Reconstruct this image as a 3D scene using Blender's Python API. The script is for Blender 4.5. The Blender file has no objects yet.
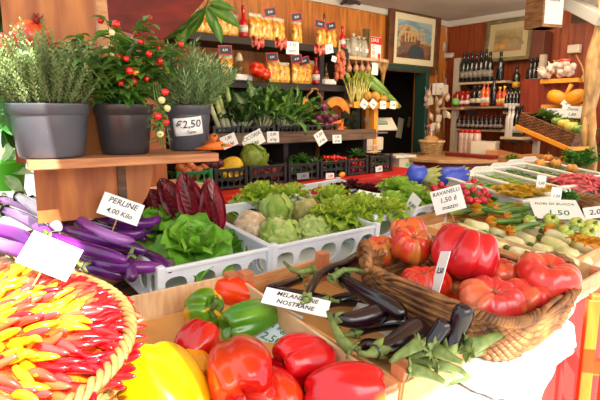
import bpy, math, random
from mathutils import Vector, Matrix, Quaternion, noise
random.seed(7)
PI = math.pi
S = bpy.context.scene
C = S.collection
# ------------------------------------------------------------------ camera, light, exposure
TH = math.radians(40); PT = math.atan(88/500)
cd = bpy.data.cameras.new('camera'); cam = bpy.data.objects.new('camera', cd); C.objects.link(cam)
cam.location = (0, 0, 1.5); cam.rotation_euler = (PI/2-PT, 0, -TH)
cd.sensor_width = 36; cd.lens = 30; cd.clip_start = .02
cd.dof.use_dof = False
S.camera = cam
w = bpy.data.worlds.new('world'); S.world = w; w.use_nodes = True
bg = w.node_tree.nodes['Background']; bg.inputs[0].default_value = (.93, .96, 1.0, 1); bg.inputs[1].default_value = 1.15
sd = bpy.data.lights.new('sun', 'SUN'); sun = bpy.data.objects.new('sun', sd); C.objects.link(sun)
SD = Vector((.10, .70, -.66)).normalized()
sun.rotation_euler = SD.to_track_quat('-Z', 'Y').to_euler(); sd.energy = 13; sd.angle = .009; sd.color = (1, .96, .88)
def area(name, loc, to, sx, sy, e, col):
    l = bpy.data.lights.new(name, 'AREA'); l.shape = 'RECTANGLE'; l.size = sx; l.size_y = sy; l.energy = e; l.color = col
    o = bpy.data.objects.new(name, l); C.objects.link(o); o.location = loc
    o.rotation_euler = (Vector(to)-Vector(loc)).to_track_quat('-Z', 'Y').to_euler(); return o
area('shop_ceiling_fill', (2.6, 2.0, 2.38), (2.7, 3.0, 1.2), 1.6, .5, 16, (1, .80, .55))  # added fill that warms the shop interior; no fixture hangs here
area('shop_back_fill', (3.9, 1.9, 2.38), (4.6, 2.2, 1.0), 1.0, .8, 13, (1, .82, .60))  # second added warm fill, towards the right wall, without a lamp of its own
area('street_side_fill', (.8, -1.6, 2.6), (1.6, 1.6, 1.0), 3.0, 1.5, 52, (1, .97, .92))  # added frontal fill from the street side, not a street lamp
S.view_settings.view_transform = 'Standard'; S.view_settings.look = 'None'
S.view_settings.gamma = 1; S.view_settings.use_curve_mapping = False; S.view_settings.exposure = .55
# ------------------------------------------------------------------ measuring helpers (photo 600x400 -> places in the shop)
def ray(px, py):
    x = (px-300)/500; y = (200-py)/500
    f = Vector((math.sin(TH)*math.cos(PT), math.cos(TH)*math.cos(PT), -math.sin(PT)))
    u = Vector((math.sin(TH)*math.sin(PT), math.cos(TH)*math.sin(PT), math.cos(PT)))
    r = Vector((math.cos(TH), -math.sin(TH), 0))
    return f + r*x + u*y
O = Vector((0, 0, 1.5))
def at(px, py, d): return O + ray(px, py)*d
def G(px, py, z): r = ray(px, py); return O + r*((z-1.5)/r.z)
def WY(px, py, Y): r = ray(px, py); return O + r*(Y/r.y)
def WX(px, py, X): r = ray(px, py); return O + r*(X/r.x)
def zt(Y): return .92+.1*(Y-.55)
def D(px, py, h=0):
    r = ray(px, py); t = (.92+h-.055-1.5)/(r.z-.1*r.y); return O + r*t
def dist(p): return (Vector(p)-O).length
TILT = math.atan(.1)
# ------------------------------------------------------------------ materials
def lin(c): return tuple(((v/255)/12.92 if v/255 <= .04045 else ((v/255+.055)/1.055)**2.4) for v in c)
_M = {}
def mat(name, c=(200, 200, 200), rough=.5, c2=None, scale=8, bump=0, bscale=40, metal=0, sss=0, trans=0, attr=False, emit=0, coat=0, alpha=1, stretch=(1, 1, 1), spec=.5, thin=0):
    if name in _M: return _M[name]
    m = bpy.data.materials.new(name); m.use_nodes = True; nt = m.node_tree; N = nt.nodes; L = nt.links
    b = N['Principled BSDF']; b.inputs['Roughness'].default_value = rough; b.inputs['Metallic'].default_value = metal
    b.inputs['Specular IOR Level'].default_value = spec
    b.inputs['Base Color'].default_value = lin(c)+(1,)
    tc = N.new('ShaderNodeTexCoord'); mp = N.new('ShaderNodeMapping'); mp.inputs['Scale'].default_value = stretch
    L.new(tc.outputs['Object'], mp.inputs[0])
    src = None
    if c2 is not None or attr:
        n = N.new('ShaderNodeTexNoise'); n.inputs['Scale'].default_value = scale; n.inputs['Detail'].default_value = 5
        L.new(mp.outputs[0], n.inputs['Vector'])
        mx = N.new('ShaderNodeMix'); mx.data_type = 'RGBA'
        cr = N.new('ShaderNodeMapRange'); cr.inputs[1].default_value = .35; cr.inputs[2].default_value = .65
        L.new(n.outputs['Fac'], cr.inputs[0])
        if attr:
            a = N.new('ShaderNodeVertexColor'); a.layer_name = 'Col'
            mx.blend_type = 'MULTIPLY'; mx.inputs[7].default_value = lin(c2)+(1,) if c2 else (1, 1, 1, 1)
            L.new(a.outputs[0], mx.inputs[6]); L.new(cr.outputs[0], mx.inputs[0])
        else:
            mx.inputs[6].default_value = lin(c)+(1,); mx.inputs[7].default_value = lin(c2)+(1,)
            L.new(cr.outputs[0], mx.inputs[0])
        L.new(mx.outputs[2], b.inputs['Base Color'])
    if bump:
        n2 = N.new('ShaderNodeTexNoise'); n2.inputs['Scale'].default_value = bscale; n2.inputs['Detail'].default_value = 4
        L.new(mp.outputs[0], n2.inputs['Vector'])
        bp = N.new('ShaderNodeBump'); bp.inputs['Strength'].default_value = bump; bp.inputs['Distance'].default_value = .01
        L.new(n2.outputs['Fac'], bp.inputs['Height']); L.new(bp.outputs[0], b.inputs['Normal'])
    if sss: b.inputs['Subsurface Weight'].default_value = sss; b.inputs['Subsurface Radius'].default_value = (.02, .01, .006)
    if trans: b.inputs['Transmission Weight'].default_value = trans
    if coat: b.inputs['Coat Weight'].default_value = coat; b.inputs['Coat Roughness'].default_value = .12
    if alpha < 1: b.inputs['Alpha'].default_value = alpha
    if emit: b.inputs['Emission Strength'].default_value = emit; b.inputs['Emission Color'].default_value = lin(c)+(1,)
    if thin:
        tr = N.new('ShaderNodeBsdfTranslucent'); ms = N.new('ShaderNodeMixShader'); ms.inputs[0].default_value = thin
        if b.inputs['Base Color'].is_linked: L.new(b.inputs['Base Color'].links[0].from_socket, tr.inputs[0])
        else: tr.inputs[0].default_value = lin(c)+(1,)
        L.new(b.outputs[0], ms.inputs[1]); L.new(tr.outputs[0], ms.inputs[2]); L.new(ms.outputs[0], N['Material Output'].inputs[0])
    _M[name] = m; return m
def planks(name, c1, c2, c3, width, axis, rough=.45, groove=.02):
    m = bpy.data.materials.new(name); m.use_nodes = True; nt = m.node_tree; N = nt.nodes; L = nt.links; b = N['Principled BSDF']
    b.inputs['Roughness'].default_value = rough
    g = N.new('ShaderNodeNewGeometry'); sp = N.new('ShaderNodeSeparateXYZ'); L.new(g.outputs['Position'], sp.inputs[0])
    d = N.new('ShaderNodeMath'); d.operation = 'DIVIDE'; d.inputs[1].default_value = width; L.new(sp.outputs[axis], d.inputs[0])
    fl = N.new('ShaderNodeMath'); fl.operation = 'FLOOR'; L.new(d.outputs[0], fl.inputs[0])
    fr = N.new('ShaderNodeMath'); fr.operation = 'FRACT'; L.new(d.outputs[0], fr.inputs[0])
    wn = N.new('ShaderNodeTexWhiteNoise'); wn.noise_dimensions = '1D'; L.new(fl.outputs[0], wn.inputs['W'])
    mp = N.new('ShaderNodeMapping'); mp.inputs['Scale'].default_value = (12, 12, 1.2) if axis != 'Z' else (1.2, 1.2, 12)
    L.new(g.outputs['Position'], mp.inputs[0])
    n = N.new('ShaderNodeTexNoise'); n.inputs['Scale'].default_value = 2.5; n.inputs['Detail'].default_value = 6; n.inputs['Distortion'].default_value = .6
    L.new(mp.outputs[0], n.inputs['Vector'])
    m1 = N.new('ShaderNodeMix'); m1.data_type = 'RGBA'; m1.inputs[6].default_value = lin(c1)+(1,); m1.inputs[7].default_value = lin(c2)+(1,)
    L.new(wn.outputs['Value'], m1.inputs[0])
    m2 = N.new('ShaderNodeMix'); m2.data_type = 'RGBA'; m2.inputs[7].default_value = lin(c3)+(1,)
    cr = N.new('ShaderNodeMapRange'); cr.inputs[1].default_value = .45; cr.inputs[2].default_value = .75; L.new(n.outputs['Fac'], cr.inputs[0])
    L.new(cr.outputs[0], m2.inputs[0]); L.new(m1.outputs[2], m2.inputs[6])
    L.new(m2.outputs[2], b.inputs['Base Color'])
    lt = N.new('ShaderNodeMath'); lt.operation = 'GREATER_THAN'; lt.inputs[1].default_value = .07; L.new(fr.outputs[0], lt.inputs[0])
    bp = N.new('ShaderNodeBump'); bp.inputs['Strength'].default_value = 1; bp.inputs['Distance'].default_value = groove
    L.new(lt.outputs[0], bp.inputs['Height']); L.new(bp.outputs[0], b.inputs['Normal'])
    return m
# ------------------------------------------------------------------ mesh builder
def frame(t):
    t = t.normalized(); a = Vector((0, 0, 1)) if abs(t.z) < .9 else Vector((1, 0, 0))
    x = t.cross(a).normalized(); return x, t.cross(x).normalized()
class MB:
    def __init__(s): s.v = []; s.f = []; s.c = []; s.hc = False; s.cur = (1, 1, 1)
    def add(s, p, c=None):
        s.v.append(tuple(p)); s.c.append(c if c else s.cur)
        if c: s.hc = True
        return len(s.v)-1
    def col(s, c): s.cur = lin(c); s.hc = True; return s
    def box(s, c, d, M=None, bev=0):
        c = Vector(c); i = len(s.v)
        for z in (-1, 1):
            for y in (-1, 1):
                for x in (-1, 1):
                    p = Vector((x*d[0]/2, y*d[1]/2, z*d[2]/2))
                    if M: p = M @ p
                    s.add(c+p)
        for q in ((0, 2, 3, 1), (4, 5, 7, 6), (0, 1, 5, 4), (2, 6, 7, 3), (0, 4, 6, 2), (1, 3, 7, 5)): s.f.append([i+k for k in q])
        return s
    def beam(s, a, b, w, h):
        a = Vector(a); b = Vector(b); d = b-a; q = d.to_track_quat('X', 'Z').to_matrix()
        return s.box((a+b)/2, (d.length, w, h), q)
    def tube(s, pts, rad, n=8, cap=True, cols=None):
        pts = [Vector(p) for p in pts]; m = len(pts)
        if not isinstance(rad, (list, tuple)): rad = [rad]*m
        x = None; i0 = len(s.v)
        for k, p in enumerate(pts):
            t = pts[min(k+1, m-1)]-pts[max(k-1, 0)]
            if t.length < 1e-9: t = Vector((0, 0, 1))
            t.normalize()
            if x is None: x, y = frame(t)
            else:
                x = (x-t*x.dot(t))
                if x.length < 1e-6: x, y = frame(t)
                x.normalize(); y = t.cross(x)
            for j in range(n):
                a = 2*PI*j/n
                s.add(p+x*(math.cos(a)*rad[k])+y*(math.sin(a)*rad[k]), cols[k] if cols else None)
        for k in range(m-1):
            for j in range(n):
                a = i0+k*n+j; b = i0+k*n+(j+1) % n
                s.f.append([a, b, b+n, a+n])
        if cap:
            s.f.append([i0+j for j in range(n)][::-1]); s.f.append([i0+(m-1)*n+j for j in range(n)])
        return s
    def lathe(s, prof, n=20, c=(0, 0, 0), cols=None):
        i0 = len(s.v); c = Vector(c)
        for k, (r, z) in enumerate(prof):
            for j in range(n):
                a = 2*PI*j/n; s.add(c+Vector((r*math.cos(a), r*math.sin(a), z)), cols[k] if cols else None)
        for k in range(len(prof)-1):
            for j in range(n):
                a = i0+k*n+j; b = i0+k*n+(j+1) % n; s.f.append([a, b, b+n, a+n])
        if prof[0][0] > 1e-5: s.f.append([i0+j for j in range(n)][::-1])
        if prof[-1][0] > 1e-5: s.f.append([i0+(len(prof)-1)*n+j for j in range(n)])
        return s
    def grid(s, fn, nu, nv, wrap=False, colf=None):
        i0 = len(s.v)
        for i in range(nu+1):
            for j in range(nv if wrap else nv+1):
                u = i/nu; v = j/nv; s.add(fn(u, v), colf(u, v) if colf else None)
        w = nv if wrap else nv+1
        for i in range(nu):
            for j in range(nv):
                a = i0+i*w+j; b = i0+i*w+(j+1) % w
                s.f.append([a, b, b+w, a+w])
        return s
    def prism(s, poly, d, axis=(0, 1, 0)):
        i0 = len(s.v); n = len(poly); d = Vector(axis)*d
        for p in poly: s.add(Vector(p))
        for p in poly: s.add(Vector(p)+d)
        s.f.append([i0+k for k in range(n)]); s.f.append([i0+n+k for k in range(n)][::-1])
        for k in range(n): q = (k+1) % n; s.f.append([i0+k, i0+n+k, i0+n+q, i0+q])
        return s
    def leaf(s, base, dirv, up, L, W, bend=.8, cup=.15, ruf=0, rfreq=5, nt=8, ns=4, c1=None, c2=None, rib=None, a=.8, b=1.0, rw=.15, tw=0, veins=0):
        base = Vector(base); d = Vector(dirv).normalized(); up = Vector(up); side = d.cross(up)
        if side.length < 1e-4: side = d.cross(Vector((1, .2, 0)))
        side.normalize(); nrm = side.cross(d).normalized(); ph = random.random()*6
        pts = [base.copy()]; ds = [d.copy()]; cur = d.copy(); p = base.copy()
        for k in range(nt):
            q = Quaternion(side, -bend/nt); cur = q @ cur; p = p+cur*(L/nt); pts.append(p.copy()); ds.append(cur.copy())
        i0 = len(s.v)
        for k in range(nt+1):
            t = k/nt; wd = W/2*max(.03, math.sin(PI*min(.985, max(.02, t))**a)**b) if t < 1 else W*.015
            nn = side.cross(ds[k]).normalized()
            for j in range(ns+1):
                q = -1+2*j/ns
                off = cup*abs(q)**1.6*wd*2 + ruf*abs(q)**1.5*math.sin(rfreq*2*PI*t+ph+q*2)*W*(.3+t)
                if t > .85: off += ruf*W*.5*math.sin(q*7+ph)
                pos = pts[k]+side*(q*wd)+nn*off
                col = None
                if c1:
                    m = min(1, t*1.1)
                    col = tuple(c1[z]*(1-m)+c2[z]*m for z in range(3))
                    if rib:
                        r = max(0, 1-abs(q)/(rw*(1.4-t)))*(1-t*.6)
                        if veins: r = max(r, .75*max(0, math.sin((t-abs(q)*.22)*62)-.45)*(1-abs(q))*1.5)
                        r = min(1, r); col = tuple(col[z]*(1-r)+rib[z]*r for z in range(3))
                s.add(pos, col)
        w_ = ns+1
        for k in range(nt):
            for j in range(ns):
                x = i0+k*w_+j; s.f.append([x, x+1, x+1+w_, x+w_])
        return s
    def build(s, name, m, parent=None, loc=None, rot=None, smooth=True, bevel=0, solid=0, sub=0):
        me = bpy.data.meshes.new(name); me.from_pydata(s.v, [], s.f)
        if s.hc:
            a = me.color_attributes.new('Col', 'FLOAT_COLOR', 'POINT')
            a.data.foreach_set('color', [x for c in s.c for x in (c[0], c[1], c[2], 1)])
        if smooth: me.polygons.foreach_set('use_smooth', [True]*len(me.polygons))
        me.materials.append(m); me.update()
        o = bpy.data.objects.new(name, me); C.objects.link(o)
        if parent: o.parent = parent
        if loc is not None: o.location = loc
        if rot is not None: o.rotation_euler = rot
        if solid: k = o.modifiers.new('t', 'SOLIDIFY'); k.thickness = solid; k.offset = 0
        if bevel: k = o.modifiers.new('b', 'BEVEL'); k.width = bevel; k.segments = 2; k.limit_method = 'ANGLE'
        if sub: k = o.modifiers.new('s', 'SUBSURF'); k.levels = sub; k.render_levels = sub
        return o
def tag(o, label, cat, group=None, kind=None):
    o['label'] = label
    if cat: o['category'] = cat
    if group: o['group'] = group
    if kind: o['kind'] = kind
    return o
def thing(name, label, cat, loc=(0, 0, 0), rot=(0, 0, 0), group=None):
    o = bpy.data.objects.new(name, None); C.objects.link(o); o.empty_display_size = .03
    o.location = loc; o.rotation_euler = rot; return tag(o, label, cat, group)
def struct(o): o['kind'] = 'structure'; return o
def copy_tree(o, parent=None):
    c = o.copy(); C.objects.link(c); c.parent = parent
    for ch in list(o.children): copy_tree(ch, c)
    return c
def orient(o, d, roll=0):
    q = Vector(d).to_track_quat('Z', 'Y') @ Quaternion((0, 0, 1), roll)
    o.rotation_mode = 'XYZ'; o.rotation_euler = q.to_euler()
ORD = ['first', 'second', 'third', 'fourth', 'fifth', 'sixth', 'seventh', 'eighth', 'ninth', 'tenth', 'eleventh', 'twelfth', 'thirteenth', 'fourteenth', 'fifteenth', 'sixteenth', 'seventeenth', 'eighteenth', 'nineteenth', 'twentieth']
def screen(p):
    v = Vector(p)-O; f = ray(300, 200); r = Vector((math.cos(TH), -math.sin(TH), 0)); u = r.cross(f)
    return 300+500*v.dot(r)/v.dot(f), 200-500*v.dot(u)/v.dot(f)
def rank(objs, what, cat, group, side='left'):
    """tell the members of one row or heap apart by their order"""
    objs = sorted(objs, key=lambda o: screen(o.location)[0])
    n = len(objs)
    for i, o in enumerate(objs):
        if n > 20:
            w_ = '%s from the left' % ORD[i] if i < n/2 and i < 20 else ('%s from the right' % ORD[n-1-i] if n-1-i < 20 else 'middle')
        elif i == 0: w_ = 'leftmost'
        elif i == n-1: w_ = 'rightmost'
        else: w_ = ORD[i]+' from the left'
        tag(o, what.replace('@', w_), cat, group if n > 1 else None)
def to_cam(p): v = O-Vector(p); return math.atan2(v.x, -v.y)   # z-rotation that turns a card's front (-Y) to the aisle
def text(s, size, m, parent, loc=(0, 0, 0), rot=(PI/2, 0, 0), name='writing', shear=.15, ext=.0004, sx=1):
    cu = bpy.data.curves.new(name, 'FONT'); cu.body = s; cu.size = size; cu.align_x = 'CENTER'; cu.align_y = 'CENTER'; cu.extrude = ext; cu.shear = shear
    cu.offset = size*.006; cu.resolution_u = 2
    t = bpy.data.objects.new('tmp', cu); C.objects.link(t)
    bpy.context.view_layer.update()
    me = bpy.data.meshes.new_from_object(t.evaluated_get(bpy.context.evaluated_depsgraph_get()))
    bpy.data.objects.remove(t); me.materials.clear(); me.materials.append(m)
    o = bpy.data.objects.new(name, me); C.objects.link(o); o.parent = parent; o.location = loc; o.rotation_euler = rot; o.scale = (sx, 1, 1)
    return o
# ------------------------------------------------------------------ common materials
M_ink = mat('ink', (35, 32, 45), .6)
M_grn_ink = mat('green_ink', (40, 120, 70), .6)
M_paper = mat('paper', (238, 236, 230), .6)
M_white = mat('white_plastic', (226, 230, 234), .35, c2=(205, 212, 220), scale=5)
M_black = mat('black_plastic', (26, 26, 28), .4, c2=(40, 39, 38), scale=9)
M_crate = mat('poplar_wood', (214, 160, 104), .6, c2=(190, 128, 76), scale=6, stretch=(2, 2, 14), bump=.1)
M_crate2 = mat('pale_poplar_wood', (228, 196, 152), .6, c2=(208, 168, 120), scale=6, stretch=(12, 2, 2), bump=.1)
M_leaf = mat('leaf', (255, 255, 255), .45, c2=(200, 215, 190), scale=30, attr=True, thin=.3)
M_skin = mat('glossy_skin', (255, 255, 255), .22, c2=(235, 225, 215), scale=14, attr=True, coat=.35, sss=.04)
M_matte = mat('matte_skin', (255, 255, 255), .55, c2=(225, 215, 200), scale=25, attr=True, bump=.15, bscale=60)
M_stem = mat('green_stem', (98, 128, 52), .6, c2=(70, 96, 38), scale=50, bump=.3, bscale=150)
M_wick = mat('wicker', (176, 124, 66), .55, c2=(118, 76, 36), scale=22, bump=.2, bscale=120)
M_wickp = mat('pale_wicker', (214, 180, 124), .55, c2=(178, 138, 84), scale=22, bump=.2, bscale=120)
M_old = mat('old_board', (120, 82, 56), .7, c2=(70, 48, 34), scale=7, stretch=(1, 8, 14), bump=.3)
M_dark = mat('dark_board', (52, 38, 30), .65, c2=(34, 26, 22), scale=6)
M_soil = mat('soil', (50, 36, 26), .9, c2=(30, 22, 16), scale=40, bump=.8)
M_metal = mat('grey_metal', (120, 124, 128), .35, metal=.8)
# ------------------------------------------------------------------ the setting
YA, XB, ZC = 3.3, 4.87, 2.46
pine = planks('pine_planks', (216, 134, 54), (186, 106, 38), (140, 76, 28), .085, 'X')
pine2 = planks('red_pine_planks', (164, 76, 32), (136, 58, 24), (98, 38, 18), .1, 'Y')
struct(MB().box((2, 0, -.05), (12, 12, .1)).build('floor', mat('floor_stone', (190, 178, 160), .7, c2=(160, 150, 135), scale=2)))
xa = WY(352, 120, YA).x; xb = WY(420, 120, YA).x
b = MB().box(((1.0+xa)/2, YA+.05, ZC/2), (xa-1.0, .1, ZC)).box(((xa+xb)/2, YA+.05, (ZC+1.92)/2), (xb-xa, .1, ZC-1.92)).box(((xb+XB+.1)/2, YA+.05, ZC/2), (XB+.1-xb, .1, ZC))
struct(b.build('wall_back', pine, smooth=False))
struct(MB().box((XB+.05, 2.45, ZC/2), (.1, 1.7, ZC)).build('wall_right', pine2, smooth=False))
struct(MB().box((.95, 2.72, ZC/2), (.1, 1.16, ZC)).build('wall_left', mat('left_board', (190, 104, 44), .6, c2=(150, 74, 30), scale=3, stretch=(8, 8, 1)), smooth=False))
struct(MB().box((3.0, 2.5, ZC+.04), (4.2, 1.8, .08)).build('ceiling', mat('ceiling_paint', (196, 188, 176), .8, c2=(170, 160, 148), scale=1.5), smooth=False))
# dim back room behind the doorway
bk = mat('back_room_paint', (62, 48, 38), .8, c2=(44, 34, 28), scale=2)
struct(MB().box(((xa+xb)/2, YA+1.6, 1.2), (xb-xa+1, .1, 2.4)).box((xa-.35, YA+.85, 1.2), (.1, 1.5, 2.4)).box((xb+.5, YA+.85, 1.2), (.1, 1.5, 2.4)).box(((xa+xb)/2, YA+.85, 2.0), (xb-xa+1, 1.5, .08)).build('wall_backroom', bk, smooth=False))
dm = mat('dark_green_frame', (36, 66, 56), .5)
struct(MB().box((xa, YA-.01, .96), (.06, .14, 1.92)).box((xb, YA-.01, .96), (.06, .14, 1.92)).box(((xa+xb)/2, YA-.01, 1.93), (xb-xa, .14, .05)).build('door_1', dm, smooth=False, bevel=.004))
# trims: corner post, beams, conduit
struct(MB().box((XB-.02, YA-.02, ZC-.03), (.05, .05, .06)).box((3.0, YA-.015, ZC-.03), (3.8, .03, .05)).box((XB-.015, 2.45, ZC-.03), (.03, 1.7, .06)).build('trim_1', mat('trim_white', (205, 196, 180), .6), smooth=False))
p = WX(445, 45, XB-.05)
struct(MB().tube([WX(446, 22, XB-.04), WX(444, 44, XB-.04), WX(444, 60, XB-.04)], .018, 8).tube([WX(446, 22, XB-.04), WX(456, 16, XB-.04)], .018, 8).box(WX(443, 47, XB-.05), (.07, .06, .1)).box(WX(444, 56, XB-.04), (.04, .24, .05)).build('trim_2', mat('conduit', (196, 180, 158), .5)))
a = WX(556, -4, 4.55); c = WX(604, 20, 4.2)
struct(MB().beam(a, c, .10, .09).build('trim_3', mat('grey_beam', (150, 148, 142), .5), smooth=False, bevel=.006))
a = WX(575, 20, 4.6); c = WX(602, 14, 4.25)
struct(MB().beam(WX(574, 19, 4.6), WX(602, 17, 4.3), .05, .07).build('trim_4', mat('rust_beam', (86, 62, 46), .6), smooth=False))
# ------------------------------------------------------------------ awning: unseen, added and cut to shade the stall around the sun patches
aw = thing('sunshade', 'unseen cream canvas awning stretched over the stall front', 'sunshade', (2.6, .5, 2.5))
MB().grid(lambda u, v: Vector((.16+5.2*u-2.6, -.97+2.5*v-.5, .02+.28*v-.14+.012*math.sin(u*60))), 90, 8).build('canvas', mat('sunshade_canvas', (196, 170, 132), .8), aw, solid=.004)
# dark red overhanging board seen at the top left
q = [at(106, -8, 2.0), at(109, 27, 2.0), at(136, 34, 2.0), at(163, 40, 2.0), at(186, 22, 2.0), at(210, -6, 2.0)]
rb = MB().prism(q, .22, (.35, .9, .12)).build('overhang_board', mat('dark_red_paint', (130, 36, 12), .8, c2=(96, 26, 8), scale=3, stretch=(2, 2, 8), bump=.2), smooth=False, bevel=.004)
tag(rb, 'dark red painted overhanging board hanging above the pepper plant', 'board')
# ------------------------------------------------------------------ display table, paper and red cloth
out = [(-.5, .29), (1.0, .42), (1.75, .64), (2.6, .74), (4.05, 1.02), (4.05, 1.95), (-.5, 1.95)]
tb = thing('display_table', 'long sloping market table under the vegetable crates', 'table', (1.8, 1.2, 0))
def zz(p, h): return Vector((p[0]-1.8, p[1]-1.2, zt(p[1])+h))
MB().prism([zz(p, -.045) for p in out], .025, (0, 0, 1)).build('tabletop', M_old, tb, smooth=False)
for x, y in ((-.4, .5), (1.5, .75), (3.9, 1.25), (-.4, 1.8), (1.5, 1.8), (3.9, 1.8)):
    h = zt(y)-.045; MB().box((x-1.8, y-1.2, h/2), (.06, .06, h)).build('leg', M_old, tb, smooth=False)
# white sheet over the front of the table
def edge(X):
    for (a0, b0), (a1, b1) in zip(out[:4], out[1:5]):
        if X <= a1: return b0+(b1-b0)*(X-a0)/(a1-a0)
    return 1.0
def cloth(u, v):
    X = .60+2.2*u; e = edge(X)
    if v < .4: y = e+.40*(1-v/.4); return Vector((X, y, zt(y)-.012+.002*math.sin(X*40+v*9)))
    k = (v-.4)/.6; y = e-.004-.006*math.sin(X*28)*k-.006*k; return Vector((X, y, zt(e)-.012-k*(.018+.010*math.sin(X*9))))
tag(MB().grid(cloth, 90, 14).build('white_cover', mat('white_sheet', (236, 234, 230), .7), solid=.002), 'white sheet covering the front edge of the table before the aubergine crate', 'sheet')
def skirt(u, v):
    X = -.1+4.1*u; e = edge(X); k = v
    return Vector((X, e+.004-.016*math.sin(X*24+1.2*math.sin(X*5))*(.2+k), zt(e)-.028-k*.83))
tag(MB().grid(skirt, 220, 8).build('table_skirt', mat('red_cloth', (214, 30, 24), .75, c2=(186, 22, 20), scale=4), solid=.002), 'bright red cloth skirt hanging down the front of the table', 'cloth')
# orange wooden trestle standing at the right of the table
tr = thing('wooden_trestle', 'orange wooden trestle beside the red cloth at the right edge', 'trestle', (G(603, 312, .93).x, G(603, 312, .93).y, 0), (0, 0, -.9))
mo = mat('orange_wood', (222, 132, 40), .45, c2=(196, 100, 24), scale=5, stretch=(4, 4, 1))
for x, y in ((0, 0), (.34, 0), (0, .16), (.34, .16)): MB().box((x, y-.08, .47), (.035, .03, .94)).build('leg', mo, tr, smooth=False, bevel=.003)
for z in (.93, .72, .4):
    MB().box((.17, -.08, z), (.36, .025, .05)).box((.17, .08, z), (.36, .025, .05)).build('rail', mo, tr, smooth=False, bevel=.003)
# ------------------------------------------------------------------ red ledge behind the white crates
rl = thing('red_ledge', 'red painted ledge running below the black crates', 'ledge', (2.16, 2.3, 0))
mr = mat('red_paint', (212, 36, 24), .4, c2=(190, 26, 20), scale=4)
MB().box((0, .28, 1.045), (2.12, .62, .03)).build('top_board', mr, rl, smooth=False, bevel=.004)
MB().box((0, 0, .95), (2.12, .03, .18)).build('front_board', mr, rl, smooth=False, bevel=.004)
MB().box((0, .3, .52), (2.05, .04, 1.02)).build('support', M_dark, rl, smooth=False)
# ------------------------------------------------------------------ plank shelf with the green vegetables
ps = thing('plank_shelf', 'weathered grey brown plank shelf under the leafy greens', 'shelf', (2.10, 2.6, 0))
MB().box((0, .0, 1.335), (1.66, .035, .075)).build('front_plank', mat('weathered_plank', (128, 98, 76), .75, c2=(84, 62, 48), scale=5, stretch=(1, 8, 14), bump=.4), ps, smooth=False, bevel=.003)
MB().box((0, .33, 1.345), (1.66, .62, .02)).build('shelf_board', M_dark, ps, smooth=False)
for x in (-.78, .0, .78): MB().box((x, .3, 1.19), (.04, .5, .26)).build('support', M_dark, ps, smooth=False)
MB().box((0, .62, 1.4), (1.66, .02, .66)).build('back_panel', M_dark, ps, smooth=False)
# ------------------------------------------------------------------ dark wall rack with two shelves
rk = thing('wall_rack', 'dark wooden wall rack holding pasta bags and bottles on two shelves', 'shelf', (2.4, 3.15, 0))
x0 = WY(186, 40, 3.0).x; x1 = WY(348, 50, 3.0).x; x2 = WY(215, 80, 3.0).x; x3 = WY(348, 90, 3.0).x
MB().box(((x0+x1)/2-2.4, 0, 1.985), (x1-x0, .3, .05)).build('shelf_board', M_dark, rk, smooth=False, bevel=.003)
MB().box(((x2+x3)/2-2.4, 0, 1.69), (x3-x2, .3, .05)).build('shelf_board', M_dark, rk, smooth=False, bevel=.003)
for px in (220, 321, 346):
    x = WY(px, 70, 3.02).x; MB().box((x-2.4, 0, (1.98 if px != 220 else 1.67)-.19), (.05, .28, .38)).build('upright', M_dark, rk, smooth=False)
xx = WY(222, 100, 3.02).x; MB().box((xx-2.4, -.1, 1.52), (.05, .06, .34)).build('upright', M_dark, rk, smooth=False)
ws = thing('small_shelf', 'pale narrow wall shelf carrying jars of dried herbs', 'shelf', WY(362, 60, 3.1))
l = ws.location; w_ = WY(383, 60, 3.1).x-WY(343, 60, 3.1).x
MB().box((0, .05, 0), (w_, .26, .025)).build('board', mat('pale_board', (214, 178, 130), .6), ws, smooth=False)
for x in (-.3, .3): MB().prism([Vector((x*w_*1.3, .17, -.01)), Vector((x*w_*1.3, .0, -.01)), Vector((x*w_*1.3, .17, -.1))], .015, (1, 0, 0)).build('bracket', M_dark, ws, smooth=False)
# ------------------------------------------------------------------ plant shelf at the left, plywood and brackets
ply = mat('plywood', (192, 114, 50), .55, c2=(148, 76, 26), scale=4, stretch=(6, 6, 1), bump=.1)
A = G(27, 161, 1.385); B = G(219, 153, 1.385); dv = (B-A); L_ = dv.length; rz = math.atan2(dv.y, dv.x)
sh = thing('plant_shelf', 'wooden plank shelf carrying the three potted plants', 'shelf', A, (0, 0, rz))
MB().box((L_/2, .12, -.012), (L_, .24, .024)).build('plank', mat('shelf_plank', (196, 132, 84), .6, c2=(150, 92, 54), scale=5, stretch=(1, 8, 14), bump=.3), sh, smooth=False, bevel=.003)
MB().box((L_*.26, .14, -.10), (L_*.46, .015, .16)).build('apron', ply, sh, smooth=False)
MB().box((L_*.485, .125, -.10), (.022, .02, .15)).build('batten', M_old, sh, smooth=False)
pr = [Vector((L_*.50, .13, -.026))]+[Vector((L_*.50+.085*math.cos(t), .13, -.026-.15*math.sin(t))) for t in [k*PI/16 for k in range(9)]]
MB().prism(pr, .02, (0, 1, 0)).build('bracket', ply, sh, smooth=False)
MB().box((L_*.5, .22, -.2), (.05, .03, .36)).box((.08, .22, -.2), (.05, .03, .36)).build('post', M_old, sh, smooth=False)
pn = MB().box((L_*.20, .30, .28), (L_*.50, .02, .62)).build('plywood_panel', ply, None, A, (0, 0, rz), smooth=False)
tag(pn, 'orange plywood panel standing behind the thyme and pepper plants', 'panel')
pn2 = MB().box((L_*.49, .315, .28), (.03, .03, .62)).build('pine_batten', M_crate, None, A, (0, 0, rz), smooth=False)
tag(pn2, 'narrow pine batten along the right edge of the plywood panel', 'batten')
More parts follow.
